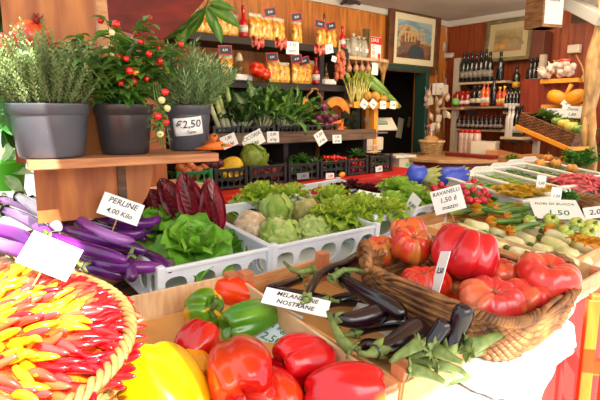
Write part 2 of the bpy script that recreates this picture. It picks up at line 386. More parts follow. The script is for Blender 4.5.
pn3 = MB().box((L_*.52, .42, .05), (L_*.26, .02, .55)).build('wooden_screen', mat('screen_wood', (150, 76, 34), .6, c2=(110, 50, 22), scale=4, stretch=(6, 6, 1)), None, A, (0, 0, rz), smooth=False)
tag(pn3, 'brown wooden screen behind the red pepper plant', 'panel')
# ------------------------------------------------------------------ counter and cabinets at the right
cp = [WX(424, 160, 4.45), ]
ct = thing('counter', 'red brown wooden counter with a rounded pale top near the corner', 'counter', (4.2, 2.72, .09))
pl_ = [Vector((-.5, .5, .965)), Vector((-.5, .1, .965)), Vector((-.46, -.15, .965)), Vector((-.33, -.33, .965)), Vector((-.1, -.46, .965)), Vector((.2, -.56, .965)), Vector((.5, -.6, .965)), Vector((.5, .5, .965))]
MB().prism(pl_, .03, (0, 0, 1)).build('worktop', mat('worktop', (206, 160, 112), .4, c2=(180, 130, 84), scale=5), ct, smooth=False, bevel=.006)
ms = mat('red_brown_panel', (128, 38, 22), .45, c2=(100, 28, 16), scale=4, stretch=(8, 8, 1))
sc = [Vector((p.x*.93+.02, p.y*.93+.02, -.09)) for p in pl_]
MB().prism(sc, 1.055, (0, 0, 1)).build('front_panel', ms, ct, smooth=False)
sb = mat('shelf_cream', (214, 190, 152), .5, c2=(190, 160, 120), scale=5)
def wshelf(pa, pb, X, dep, label, th=.022, m=sb):
    a = WX(pa[0], pa[1], X); c = WX(pb[0], pb[1], X)
    z = (a.z+c.z)/2; o = thing('wall_shelf', label, 'shelf', ((X+dep/2), (a.y+c.y)/2, z), (0, 0, 0))
    MB().box((0, 0, -th/2), (dep, abs(a.y-c.y), th)).build('board', m, o, smooth=False, bevel=.002)
    for s in (-.4, .4): MB().prism([Vector((-.5*dep+.02, s*abs(a.y-c.y), -th)), Vector((dep/2, s*abs(a.y-c.y), -th)), Vector((dep/2, s*abs(a.y-c.y), -th-.07))], .012, (0, 1, 0)).build('bracket', M_metal, o, smooth=False)
    return o
SH = {}
SH['a'] = wshelf((459, 80), (505, 83), 4.6, .26, 'cream wall shelf with the large dark wine bottles under the framed still life')
SH['b'] = wshelf((452, 106), (506, 106), 4.6, .26, 'cream wall shelf with jars and mixed bottles below the large wine bottles')
SH['c'] = wshelf((503, 90), (546, 92), 4.6, .26, 'thin wall shelf under the single dark bottle')
SH['d'] = wshelf((503, 111), (546, 112), 4.6, .26, 'wall shelf with the packed row of small wine bottles')
SH['e'] = wshelf((450, 130), (506, 128), 4.6, .26, 'low wall shelf with a row of small dark bottles')
SH['f'] = wshelf((440, 107), (462, 108), 4.55, .3, 'short orange wall shelf beside the hanging herb bags', m=M_crate)
MB_ = MB
ps_ = thing('shelf_post', 'pale grey post between the bottle shelves and the garlic tray', 'post', (4.6, WX(540, 100, 4.6).y, 0))
MB().box((0, 0, 1.0), (.05, .045, 2.0)).build('post', mat('pale_post', (176, 160, 138), .6), ps_, smooth=False)
ps_2 = thing('shelf_post', 'pale grey post at the left end of the wine shelves', 'post', (4.62, WX(457, 80, 4.62).y, 0))
MB().box((0, 0, 1.02), (.05, .06, 2.04)).build('post', mat('pale_post', (176, 160, 138), .6), ps_2, smooth=False)
SH['g'] = wshelf((540, 80), (578, 77), 4.45, .3, 'orange wooden shelf tray holding the garlic', th=.035, m=mat('orange_shelf', (238, 160, 50), .5))
SH['h'] = wshelf((541, 105), (581, 104), 4.45, .3, 'orange wooden shelf holding the cut pumpkin', th=.03, m=mat('orange_shelf', (238, 160, 50), .5))
# rough pole at the right edge
def pole(u, v):
    a = 2*PI*v; z = 2.5*u; r = .055+.012*math.sin(a*2+z*5)+.01*math.sin(z*13+a)
    return Vector((r*math.cos(a)+.03*math.sin(z*3), r*math.sin(a)+.02*math.cos(z*4), z))
po = MB().grid(pole, 50, 14, wrap=True).build('rough_pole', mat('bark_pale', (198, 160, 104), .75, c2=(150, 110, 64), scale=9, stretch=(3, 3, 1), bump=.6), None, WX(594, 100, 4.3).xy.to_3d())
tag(po, 'rough pale tree trunk pole at the right edge of the shop', 'pole')
# ------------------------------------------------------------------ framed pictures
def fpic(name, label, corners, fcol, mcol, cols, W, H, loc, rot, fw, mw, seed):
    t = thing(name, label, 'picture', loc, rot)
    bar = mat(name+'_frame'+str(seed), fcol, .4, c2=tuple(v*.7 for v in fcol), scale=12, bump=.2)
    b = MB()
    for s in (-1, 1):
        b.box((s*(W/2-fw/2), 0, 0), (fw, .035, H)); b.box((0, 0, s*(H/2-fw/2)), (W-2*fw, .035, fw))
    b.build('frame', bar, t, smooth=False, bevel=.006)
    MB().box((0, .006, 0), (W-2*fw, .008, H-2*fw)).build('mount', mat('mount'+str(seed), mcol, .7), t, smooth=False)
    m = bpy.data.materials.new('painting'+str(seed)); m.use_nodes = True; N = m.node_tree.nodes; L = m.node_tree.links; pb = N['Principled BSDF']; pb.inputs['Roughness'].default_value = .5
    tc = N.new('ShaderNodeTexCoord'); mp = N.new('ShaderNodeMapping'); mp.inputs['Location'].default_value = (seed*3.1, 0, seed); mp.inputs['Scale'].default_value = (6, 6, 9)
    n = N.new('ShaderNodeTexNoise'); n.inputs['Scale'].default_value = 1.0; n.inputs['Detail'].default_value = 4; n.inputs['Distortion'].default_value = 1.2
    sp = N.new('ShaderNodeSeparateXYZ'); L.new(tc.outputs['Object'], sp.inputs[0]); L.new(tc.outputs['Object'], mp.inputs[0]); L.new(mp.outputs[0], n.inputs['Vector'])
    mr_ = N.new('ShaderNodeMapRange'); mr_.inputs[1].default_value = -H/2+fw+mw; mr_.inputs[2].default_value = H/2-fw-mw; L.new(sp.outputs['Z'], mr_.inputs[0])
    ad = N.new('ShaderNodeMath'); ad.operation = 'MULTIPLY_ADD'; ad.inputs[1].default_value = 1.5; L.new(n.outputs['Fac'], ad.inputs[0])
    ms_ = N.new('ShaderNodeMath'); ms_.operation = 'SUBTRACT'; ms_.inputs[1].default_value = .75; L.new(mr_.outputs[0], ms_.inputs[0]); L.new(ms_.outputs[0], ad.inputs[2])
    cr = N.new('ShaderNodeValToRGB'); el = cr.color_ramp.elements
    for k, (pp, cc) in enumerate(cols):
        e = el[k] if k < 2 else el.new(pp)
        e.position = pp; e.color = lin(cc)+(1,)
    L.new(ad.outputs[0], cr.inputs[0]); L.new(cr.outputs[0], pb.inputs['Base Color'])
    w2, h2 = W/2-fw-mw, H/2-fw-mw
    ob = MB().box((0, -.002, 0), (2*w2, .006, 2*h2)).build('painting', m, t, smooth=False)
    return t
a = WY(389, 40, YA-.05); c = WY(438, 45, YA-.05); W1 = (c.x-a.x); zt1 = WY(390, 2, YA-.05).z; zb1 = WY(393, 71, YA-.05).z
pt1 = fpic('framed_painting', 'framed landscape painting above the dark doorway', None, (112, 66, 34), (226, 210, 170), [(0, (80, 60, 50)), (.25, (150, 96, 60)), (.4, (70, 84, 84)), (.52, (186, 120, 60)), (.62, (196, 180, 130)), (.75, (108, 142, 158)), (1, (160, 176, 170))], W1*1.03, zt1-zb1, ((a.x+c.x)/2, YA-.05, (zt1+zb1)/2), (.02, 0, 0), .075, .06, 1)
gx = MB(); 
for k in range(7): gx.col((206, 170, 110)); gx.box((-.16+k*.05, -.008, .02+.004*k), (.016, .004, .09))
gx.box((-.02, -.008, .07), (.36, .004, .015)); gx.col((120, 60, 40)); gx.box((.05, -.008, -.02), (.06, .004, .05)); gx.col((60, 70, 74)); gx.grid(lambda u, v: Vector((.02+.14*math.cos(PI*v)*(1-u*.99), -.0085, -.16+.12*math.sin(PI*v)*(1-u*.99))), 1, 14)
gx.build('painted_viaduct', mat('paint_marks', (255, 255, 255), .6, attr=True), pt1, smooth=False)
a = WX(486, 40, 4.79); c = WX(532, 40, 4.79)
H2 = WX(485, 23, 4.79).z-WX(485, 62, 4.79).z
pt2 = fpic('framed_painting', 'framed brown still life picture on the right wall above the wine', None, (136, 120, 80), (186, 166, 124), [(0, (150, 120, 80)), (.3, (170, 130, 70)), (.5, (130, 110, 70)), (.7, (150, 130, 84)), (1, (170, 152, 110))], abs(a.y-c.y), H2+.02, (4.79, (a.y+c.y)/2, WX(508, 40, 4.79).z), (-.10, 0, -PI/2), .035, .06, 2)
gx = MB()
for k, (x, z, r, cc) in enumerate([(-.12, -.06, .032, (190, 136, 60)), (-.05, -.06, .03, (196, 146, 70)), (.02, -.05, .026, (150, 140, 116)), (.08, -.045, .03, (140, 136, 120)), (.14, -.04, .026, (130, 124, 110))]):
    gx.col(cc); gx.grid(lambda u, v: Vector((x+r*math.cos(2*PI*v)*(1-u*.99), -.0085, z+r*.7*math.sin(2*PI*v)*(1-u*.99))), 1, 12, wrap=True)
gx.build('painted_fruit', mat('paint_marks', (255, 255, 255), .6, attr=True), pt2, smooth=False)
a = WX(531, 66, 4.72); c = WX(547, 32, 4.72)
tag(MB().box((4.76, (a.y+c.y)/2, (a.z+c.z)/2+.01), (.16, abs(a.y-c.y), abs(a.z-c.z))).build('wall_cabinet', mat('cabinet_brown', (96, 46, 22), .5, c2=(80, 34, 20), scale=4), smooth=False, bevel=.004), 'dark brown wall cabinet box right of the still life picture', 'cabinet')
# hanging wooden lamp box with a paper on its side
lb = thing('hanging_box', 'hanging rough wooden box with a paper notice at the top right', 'box', at(544, 13, 3.0), (.0, 0, math.radians(-21)))
MB().box((0, 0, .07), (.155, .145, .32)).build('box', mat('rough_plank', (176, 130, 78), .7, c2=(130, 88, 50), scale=6, stretch=(2, 2, 9), bump=.3), lb, smooth=False, bevel=.004)
MB().box((0, 0, -.085), (.13, .11, .01)).build('bottom_panel', mat('bottom_panel', (150, 70, 34), .5), lb, smooth=False)
# ------------------------------------------------------------------ makers: crates and baskets
def rframe(rz, tilt=TILT): return (tilt, 0, rz)
def crate_at(name, label, cat, pl, pr, h, length, group=None, tilt=TILT):
    """empty at the near left bottom corner; pl/pr = pixels of the near rim corners, h = wall height over the display plane"""
    a = D(pl[0], pl[1], h); c = D(pr[0], pr[1], h); d = c-a; rz = math.atan2(d.y, d.x); w_ = math.hypot(d.x, d.y)
    a.z -= h
    t = thing(name, label, cat, a, (tilt, 0, rz), group); return t, w_
def wooden_crate(name, label, cat, pl, pr, h, length, wall=.075, posth=.1, m=None, liner=None, w=None, rzo=0):
    m = m or M_crate
    t, w0 = crate_at(name, label, cat, pl, pr, h, length); w = w or w0; t.rotation_euler.z += rzo
    for y in (0, length): MB().box((w/2, y, .012+wall/2), (w, .008, wall)).build('side_board', m, t, smooth=False, bevel=.001)
    for x in (0, w): MB().box((x, length/2, .012+wall/2), (.008, length, wall)).build('side_board', m, t, smooth=False, bevel=.001)
    for x in (.016, w-.016):
        for y in (.016, length-.016): MB().box((x, y, posth/2), (.032, .032, posth)).build('corner_post', mat('post_wood', (206, 130, 88), .6, c2=(180, 104, 66), scale=9, stretch=(3, 3, 1)), t, smooth=False, bevel=.001)
    MB().box((w/2, length/2, .008), (w, length, .008)).build('base', liner or m, t, smooth=False)
    return t, w
def holed(b, x0, x1, z0, z1, n, rows, P, fx=.72, fz=.6, shape=2.6, off=None):
    """one wall with rows of rounded holes; P maps (s, z) to a point"""
    cw = (x1-x0)/n; ch = (z1-z0)/rows
    for i in range(n):
        for j in range(rows):
            cx = x0+cw*(i+.5); cz = z0+ch*(j+.5); K = 20; inn = []; outr = []
            for k in range(K):
                a = 2*PI*k/K+PI/K; ca, sa = math.cos(a), math.sin(a)
                inn.append(b.add(P(cx+cw/2*fx*math.copysign(abs(ca)**(2/shape), ca), cz+ch/2*fz*math.copysign(abs(sa)**(2/shape), sa))))
                s = max(abs(ca), abs(sa)); outr.append(b.add(P(cx+cw/2*ca/s, cz+ch/2*sa/s)))
            for k in range(K):
                q = (k+1) % K; b.f.append([inn[k], inn[q], outr[q], outr[k]])
def plastic_crate(label, pl, pr, h, length, m=None, n=5, nl=7, rows=1, name='plastic_crate', cat='crate', t=None, w=None, fx=.78, fz=.62, group=None, slots=True):
    m = m or M_white
    if t is None: t, w = crate_at(name, label, cat, pl, pr, h, length, group)
    H = h
    for k, (P, ln, nn) in enumerate(((lambda s, z: Vector((s, 0, z)), w, n), (lambda s, z: Vector((s, length, z)), w, n), (lambda s, z: Vector((0, s, z)), length, nl), (lambda s, z: Vector((w, s, z)), length, nl))):
        b = MB(); holed(b, 0, ln, H*.08, H*.92, nn, rows, P, fx, fz if rows == 1 else .7)
        b.build('side_wall', m, t, smooth=False, solid=.005)
    b = MB()
    for z, tt in ((H-.005, .012), (.008, .012)):
        b.box((w/2, -.002, z), (w+.014, tt, tt)).box((w/2, length+.002, z), (w+.014, tt, tt)).box((-.002, length/2, z), (tt, length, tt)).box((w+.002, length/2, z), (tt, length, tt))
    for x in (0, w):
        for y in (0, length): b.box((x, y, H/2+.004), (.022, .022, H+.008))
    b.build('rim', m, t, smooth=False, bevel=.003)
    MB().box((w/2, length/2, .006), (w, length, .006)).build('base', m, t, smooth=False)
    return t, w
def weave(b, path, z0, z1, rows, flare, amp=.004, rad=.0055, period=2, npt=120, n=5):
    """woven wall: path(a, k) gives the outline point at angle a with growth k"""
    for r in range(rows):
        k = r/(rows-1); z = z0+(z1-z0)*k; pts = []
        for i in range(npt+1):
            a = 2*PI*i/npt; p = path(a, 1+flare*k); q = path(a, (1+flare*k)*1.02); nn = (q-p).normalized()
            o_ = amp*math.sin(PI*i/period+PI*r); pts.append(Vector((p.x, p.y, 0))+nn*o_+Vector((0, 0, z)))
        b.tube(pts, rad, n, cap=False)
def wicker_basket(name, label, loc, rot, path, H, flare, rows, m=M_wick, rim_r=.011, npt=120, handles=(), stake=30, rad=.0055, mr=None):
    t = thing(name, label, 'basket', loc, rot)
    b = MB(); weave(b, path, .006, H-.006, rows, flare, rad=rad, npt=npt)
    for i in range(stake):
        a = 2*PI*i/stake; b.tube([path(a, 1)+Vector((0, 0, .003)), path(a, 1+flare)+Vector((0, 0, H))], .004, 5)
    b.build('woven_wall', m, t)
    b = MB()
    for s in range(3):
        pts = []
        for i in range(npt*2+1):
            a = 2*PI*i/(npt*2); p = path(a, 1+flare); nn = Vector((p.x, p.y, 0)).normalized(); ph = a*stake/1.5+s*2*PI/3
            pts.append(p+nn*rim_r*.8*math.cos(ph)+Vector((0, 0, H+rim_r*.8*math.sin(ph))))
        b.tube(pts, rim_r*.62, 6, cap=False)
    b.build('braided_rim', mr or m, t)
    b = MB(); K = 40; i0 = len(b.v)
    for i in range(K): b.add(path(2*PI*i/K, 1)+Vector((0, 0, .004)))
    b.f.append([i0+i for i in range(K)]); b.build('base', m, t, smooth=False)
    for (a, wd, hh) in handles:
        b = MB(); p = path(a, 1+flare); tn = (path(a+.02, 1+flare)-path(a-.02, 1+flare)).normalized()
        for s in range(2):
            pts = [p+tn*(wd/2*math.cos(PI*k/24))*-1+Vector((0, 0, H+hh*math.sin(PI*k/24)))+Vector((0, 0, 1))*.007*math.cos(k*1.1+s*PI)+Vector((-tn.y, tn.x, 0))*.007*math.sin(k*1.1+s*PI) for k in range(25)]
            b.tube(pts, .0075, 6)
        b.build('handle', m, t)
    return t
def superell(ax, ay, e=4):
    def f(a, k=1):
        c, s = math.cos(a), math.sin(a)
        return Vector((ax*k*math.copysign(abs(c)**(2/e), c), ay*k*math.copysign(abs(s)**(2/e), s), 0))
    return f
# ------------------------------------------------------------------ makers: vegetables (long axis is local Z, base to stem)
def fruit(R, L, n, groove, dimT=.2, dimB=.12, pw=.75, taper=0, cA=(200, 30, 20), cB=None, seed=0, colf=None, nu=36, nv=72, wob=.05, sig=.22, ph=0, bend=0):
    rnd = random.Random(seed); gp = [2*PI*(k+rnd.uniform(-.18, .18))/n+ph for k in range(n)]; gd = [groove*rnd.uniform(.6, 1.25) for _ in range(n)]
    ox = rnd.uniform(0, 50); cA_ = lin(cA); cB_ = lin(cB or cA)
    def f(u, v):
        th = PI*(1-u) ; ph_ = 2*PI*v
        r = R*max(0, math.sin(th))**pw; z = -math.cos(th)*L/2*-1
        z = -L/2+L*(1-math.cos(PI*u))/2
        g = 1
        for p_, d_ in zip(gp, gd):
            dd = abs((ph_-p_+PI) % (2*PI)-PI); g -= d_*math.exp(-(dd/sig)**2)*(.35+.65*u if dimT > dimB else .8)
        g *= 1+wob*noise.noise(Vector((math.cos(ph_)*1.3+ox, math.sin(ph_)*1.3, u*2.2)))*2
        rr = r*g*(1-taper*(1-u)**1.5)
        q = r/R
        z -= dimT*L*math.exp(-(q/.38)**2)*(1 if u > .5 else 0)*1
        z += dimB*L*math.exp(-(q/.3)**2)*(1 if u < .5 else 0)
        z += (g-1)*L*.35*(1 if u > .5 else -1)*(1-abs(2*u-1)*.2)*min(1, abs(u-.5)*4)*.8
        x_ = rr*math.cos(ph_)+bend*((u-.5)**2)*L
        return Vector((x_, rr*math.sin(ph_), z))
    def cf(u, v):
        if colf: return colf(u, v, ox)
        m = max(0, min(1, noise.noise(Vector((math.cos(2*PI*v)*1.1+ox, math.sin(2*PI*v)*1.1, u*2)))*2.2+.3)) if cB else 0
        return tuple(cA_[k]*(1-m)+cB_[k]*m for k in range(3))
    b = MB(); b.grid(f, nu, nv, wrap=True, colf=cf); return b
def mixc(c1, c2, m): m = max(0, min(1, m)); return tuple(a*(1-m)+b*m for a, b in zip(c1, c2))
def put(o, p, d, roll=0): o.location = p; orient(o, d, roll)
PS = 1.27
def pepper(label, p, d, R, L, cA, cB=None, seed=0, stem=True, n=4, roll=0, colf=None, groove=.16, cat='pepper', name='bell_pepper', stemc=None, bend=0):
    R *= PS; L *= PS
    b = fruit(R, L, n, groove, dimT=.16, dimB=.14, pw=.55, taper=.22, cA=cA, cB=cB, seed=seed, colf=colf, bend=bend, wob=.06, sig=.26)
    o = b.build(name, M_skin); tag(o, label, cat)
    if stem:
        zt_ = L*.30
        s = MB(); s.tube([(0, 0, zt_), (.002, 0, zt_+L*.12), (.006, .003, zt_+L*.22), (.014, .006, zt_+L*.29)], [R*.26, R*.15, R*.13, R*.17], 10)
        s.grid(lambda u, v: Vector((R*(.06+.42*u)*(1+.12*math.cos(2*PI*v*6))*math.cos(2*PI*v), R*(.06+.42*u)*(1+.12*math.cos(2*PI*v*6))*math.sin(2*PI*v), zt_+.006+L*.10*u**2)), 5, 24, wrap=True)
        s.build('stem', M_stem, o)
    put(o, p, d, roll); return o
def tomato(label, p, R, squash=.78, seed=0, up=(0, 0, 1), cA=(214, 44, 26), cB=(232, 120, 50), n=9, groove=.13, roll=0, calyx=False, deep=.2):
    b = fruit(R, 2*R*squash, n, groove, dimT=deep, dimB=.08, pw=.8, cA=cA, cB=cB, seed=seed, wob=.09, sig=.17)
    o = b.build('ribbed_tomato', M_skin); tag(o, label, 'tomato')
    s = MB(); zz_ = R*squash*(1-2*deep)
    s.lathe([(R*.02, zz_-.002), (R*.09, zz_+.001), (R*.06, zz_+.004), (0, zz_+.004)], 10); s.build('stem_scar', mat('scar', (150, 96, 50), .7, c2=(110, 90, 40), scale=60), o)
    put(o, p, up, roll); return o
def aubergine(label, pts, rmax, seed=0, colf=None, cA=(48, 22, 40), cB=(24, 12, 24), calyx=True, m=None, tip=.35, name='aubergine', stem_c=None, cl=.2, gt=None, prof=None, cat='aubergine'):
    """pts: world polyline stem end first"""
    rnd = random.Random(seed); P = [Vector(p) for p in pts]; c0 = sum(P, Vector())/len(P); Q = []
    N_ = 34
    es = lambda k: 1-(1-k/N_)**1.7
    for k in range(N_+1):   # Catmull-Rom through the points
        t = es(k)*(len(P)-1); i = min(int(t), len(P)-2); f = t-i
        p0 = P[max(i-1, 0)]; p1 = P[i]; p2 = P[i+1]; p3 = P[min(i+2, len(P)-1)]
        Q.append(.5*((2*p1)+(p2-p0)*f+(2*p0-5*p1+4*p2-p3)*f*f+(3*p1-p0-3*p2+p3)*f**3)-c0)
    rad = []; cols = []
    ca, cb = lin(cA), lin(cB)
    for k in range(N_+1):
        t = es(k)
        if prof: r = prof(t)*rmax
        else: r = rmax*(tip+(1-tip)*math.sin(PI*min(1, t*.85+.02)/1.0*.62+.0)**1.2)
        e = min(1, (1-t)/.26); r *= math.sqrt(max(0, 1-(1-e)**2.2)) if t > .74 else 1
        rad.append(max(r, .0006)); cols.append(colf(t) if colf else mixc(ca, cb, .5+.5*math.sin(t*5+seed)))
    o = MB().tube(Q, rad, 20, cols=cols).build(name, m or M_skin); tag(o, label, cat); o.location = c0
    if calyx:
        d = (Q[0]-Q[2]).normalized(); x, y = frame(d); r0 = rad[1]; s = MB(); q0 = Q[0]
        s.tube([q0-d*r0*.2, q0+d*r0*.5, q0+d*r0*1.3+x*r0*.2, q0+d*r0*2.2+x*r0*.7+Vector((0, 0, r0*.2))], [r0*.95, r0*.55, r0*.34, r0*.4], 9)
        for j in range(5):
            a = 2*PI*j/5+seed; rd = x*math.cos(a)+y*math.sin(a)
            s.leaf(q0+d*r0*.25+rd*r0*.35, (-d*.55+rd*.9), rd, r0*2.6, r0*1.5, bend=.9, cup=-.15, nt=6, ns=4)
        s.build('calyx', stem_c or mat('calyx_green', (128, 146, 76), .6, c2=(92, 112, 50), scale=60, bump=.2, bscale=160), o, solid=.0015)
    return o
def leaf_head(name, label, cat, p, R, n=34, c1=(170, 200, 90), c2=(120, 180, 60), rib=(230, 236, 200), ruf=.05, rfreq=5, open_=1.0, seed=0, up=(0, 0, 1), W=.75, cup=.25, nt=9, ns=6, group=None, L=1.25):
    random.seed(seed); b = MB(); a1, a2, a3 = lin(c1), lin(c2), lin(rib)
    for k in range(n):
        t = k/n; az = k*2.39996; el = PI/2*(1-t**.8*open_)+random.uniform(-.1, .1)
        d = Vector((math.cos(az)*math.cos(el), math.sin(az)*math.cos(el), math.sin(el)))
        rd = Vector((math.cos(az), math.sin(az), 0)); upv = Vector((-rd.x*math.sin(el), -rd.y*math.sin(el), math.cos(el)))
        j = random.uniform(.8, 1.15)
        c_a = mixc(a1, a2, random.uniform(0, .5)+t*.4); c_b = mixc(a1, a2, t*.5+random.uniform(.1, .6))
        b.leaf(rd*R*.05, d, upv, R*L*(.65+.4*t)*random.uniform(.9, 1.1), R*W*(.8+.4*t)*j, bend=random.uniform(.3, .9)*(.3+t), cup=cup, ruf=ruf, rfreq=rfreq, nt=nt, ns=ns, c1=c_a, c2=c_b, rib=a3, a=.75, b=.6)
    o = b.build(name, M_leaf); tag(o, label, cat, group); put(o, p, up, random.random()*6); return o
def ball_head(name, label, cat, p, R, c1, c2, seed=0, squash=.9, bumps=.05, m=None, wraps=7, rib=(232, 238, 200), up=(0, 0, 1), group=None, ruf=.03):
    a1, a2 = lin(c1), lin(c2); ox = seed*3.7; b = MB()
    def f(u, v):
        th = PI*u; d = Vector((math.sin(th)*math.cos(2*PI*v), math.sin(th)*math.sin(2*PI*v), -math.cos(th)))
        return Vector((d.x, d.y, d.z*squash))*R*(1+bumps*noise.fractal(d*2.6+Vector((ox, 0, 0)), 1, 2, 4))
    def cf(u, v):
        th = PI*u; d = Vector((math.sin(th)*math.cos(2*PI*v), math.sin(th)*math.sin(2*PI*v), -math.cos(th)))
        return mixc(a1, a2, .5+noise.noise(d*4+Vector((ox, 1, 0)))*1.4)
    b.grid(f, 24, 36, wrap=True, colf=cf)
    o = b.build(name, m or M_leaf); tag(o, label, cat, group)
    if wraps:
        random.seed(seed); b = MB()
        for k in range(wraps):
            az = k*2.4+seed; el = random.uniform(-.35, .75); cdir = Vector((math.cos(az)*math.cos(el), math.sin(az)*math.cos(el), math.sin(el))); x, y = frame(cdir); ph = random.random()*6; rm = random.uniform(.8, 1.15); dn = -y if y.z > 0 else y
            cb_ = mixc(a1, a2, random.uniform(0, 1))
            def pf(u, v):
                a = 2*PI*v; rho = rm*u*(1+.10*math.sin(a*3+ph)+.05*math.sin(a*9+ph)); d = cdir*math.cos(rho)+(x*math.cos(a)+y*math.sin(a))*math.sin(rho)
                rr = R*(1.015+.012*k+max(0, u-.6)*.30+ruf*1.2*max(0, u-.55)*math.sin(a*11+ph)); return Vector((d.x*rr, d.y*rr, d.z*rr*squash))
            def pc(u, v):
                a = 2*PI*v; r_ = max(0, math.cos(a-PI*.5))**60*(1-u*.5); r_ = max(r_, .55*max(0, math.cos((a-PI*.5)*4.5))**14*u*(1-u)*3*(1 if abs(math.sin((a-PI*.5)/2)) < .8 else 0)); return mixc(cb_, lin(rib), min(1, r_))
            b.grid(pf, 9, 48, wrap=True, colf=pc)
        b.build('outer_leaves', M_leaf, o)
    put(o, p, up, seed); return o
# price cards
def card(label, p, w_, h_, lines, rz=None, lean=.15, roll=0, m=None, ink=None, name='price_card', group=None, size=None, pick=.06, border=None, cat='price card', shear=.2, yaw=0):
    t = thing(name, label, cat, p, (0, 0, 0), group)
    rz = to_cam(p)+yaw if rz is None else rz
    t.rotation_euler = (Matrix.Rotation(rz, 3, 'Z') @ Matrix.Rotation(-lean, 3, 'X') @ Matrix.Rotation(roll, 3, 'Y')).to_euler()
    MB().box((0, 0, 0), (w_, .0015, h_)).build('card', m or M_paper, t, smooth=False)
    if border:
        b = MB(); bw = h_*.1
        for s in (-1, 1): b.box((0, -.0008, s*(h_/2-bw/2)), (w_, .0022, bw)).box((s*(w_/2-bw/2), -.0008, 0), (bw, .0022, h_-2*bw))
        b.build('border', border, t, smooth=False)
    n = len(lines); sz = size or h_/(n+.4)*.85
    for k, s in enumerate(lines):
        big = sz*(1.0 if not s.startswith('*') else 1.3); s = s.lstrip('*')
        if s: text(s, min(big, 1.75*w_*.9/max(1, len(s))), ink or M_ink, t, (0, -.0014, h_/2-h_*(k+.55)/n*.92-.0*h_), shear=shear)
    if pick: MB().tube([(0, .002, -h_/2+.01), (0, .002, -h_/2-pick)], .0018, 5).build('pick', M_crate, t)
    return t
# ================================================================== FOREGROUND
# ---- crate of bell peppers
pc, pw_ = wooden_crate('wooden_crate', 'pale wooden crate lined with tan paper holding the bell peppers', 'crate', (18, 425), (392, 398), .1, .60, wall=.07, posth=.095, m=M_crate2, w=.46)
pc.location = (.215, .56, zt(.56)); pc.rotation_euler = (TILT, 0, math.radians(-3)); 
MB().grid(lambda u, v: Vector((.01+.44*u, .01+.58*v, .016+.004*math.sin(u*9)*math.cos(v*7))), 30, 30).build('paper_liner', mat('tan_paper', (226, 170, 98), .7, c2=(206, 150, 84), scale=6, bump=.3, bscale=12), pc)
pp = lambda px, py, h: D(px, py, h)
RED, RED2, YEL, ORA, GRN = (206, 8, 12), (226, 46, 14), (232, 176, 4), (236, 84, 10), (96, 150, 30)
def redor(u, v, ox):
    m = noise.noise(Vector((math.cos(2*PI*v)+ox, math.sin(2*PI*v), u*2)))*2+.15
    return mixc(lin((208, 10, 14)), lin((232, 70, 14)), m)
def fwd(a, b): return (b-a)
pepper('large upright red bell pepper in the centre foreground', pp(241, 375, .075), fwd(pp(232, 330, .06), pp(250, 420, .10)), .058, .165, RED, RED2, seed=3, stem=False, roll=.4, colf=redor, groove=.2)
pepper('glossy red bell pepper lying just below the white aubergine card', pp(303, 361, .062), fwd(pp(330, 352, .06), pp(276, 368, .065)), .049, .105, (206, 6, 26), (220, 20, 24), seed=5, roll=1.1, stem=False)
pepper('red bell pepper with a yellow green blush at the bottom centre', pp(345, 394, .060), fwd(pp(300, 398, .05), pp(385, 392, .07)), .052, .125, (206, 8, 20), (222, 60, 10), seed=8, roll=2.2, stem=False, colf=lambda u, v, ox: mixc(lin((206, 8, 22)), lin((214, 150, 20)), max(0, noise.noise(Vector((math.cos(2*PI*v)*1.6+9, math.sin(2*PI*v)*1.6, u*3)))*3-.5)))
pepper('bright yellow bell pepper at the lower left', pp(163, 392, .07), fwd(pp(200, 400, .05), pp(150, 345, .09)), .062, .14, YEL, (236, 184, 6), seed=12, roll=.2, stem=False, groove=.12)
pepper('green bell pepper lying diagonally on the blue and white tag', pp(250, 320, .055), fwd(pp(284, 305, .055), pp(220, 325, .06)), .039, .125, (70, 136, 28), (112, 166, 50), seed=14, roll=.5, stem=False, groove=.16)
pepper('green and yellow bell pepper with its stem facing forward', pp(203, 309, .055), Vector((.25, -.85, .35)), .044, .072, GRN, (240, 176, 20), seed=21, stem=True, roll=.9, groove=.2, colf=lambda u, v, ox: mixc(lin((92, 146, 30)), lin((244, 178, 16)), (noise.noise(Vector((math.cos(2*PI*v)*1.2+ox, math.sin(2*PI*v)*1.2, u*2)))+.1-.55*(u-.6))*4))
pepper('orange red pepper lying behind the green peppers', pp(236, 292, .05), fwd(pp(268, 300, .05), pp(218, 286, .05)), .033, .10, (244, 70, 8), (238, 50, 8), seed=22, roll=0, stem=False, groove=.08)
pepper('dark red pepper half hidden left of the large red one', pp(196, 345, .045), fwd(pp(190, 362, .03), pp(208, 330, .07)), .04, .085, (196, 6, 10), (214, 30, 12), seed=23, stem=False)
pepper('red pepper peeping out right of the large red one', pp(275, 396, .045), fwd(pp(262, 370, .05), pp(285, 415, .03)), .042, .10, (208, 10, 14), (230, 60, 10), seed=25, stem=False)
pepper('mottled orange and green pepper beside the chilli basket', pp(116, 377, .05), fwd(pp(112, 405, .03), pp(122, 345, .07)), .036, .11, (240, 120, 14), (90, 130, 30), seed=28, stem=False, colf=lambda u, v, ox: mixc(lin((242, 120, 12)), lin((84, 124, 30)), (noise.noise(Vector((math.cos(2*PI*v)*1.5+4, math.sin(2*PI*v)*1.5, u*4)))+.05)*5))
pepper('round orange red pepper against the rim of the chilli basket', pp(120, 325, .05), fwd(pp(114, 345, .05), pp(123, 305, .06)), .036, .085, (236, 62, 20), (226, 40, 12), seed=30, stem=False)
pepper('small yellow orange pepper between the yellow and red peppers', pp(194, 366, .03), fwd(pp(190, 350, .03), pp(200, 385, .03)), .03, .085, (248, 176, 10), (244, 140, 10), seed=31, stem=False)
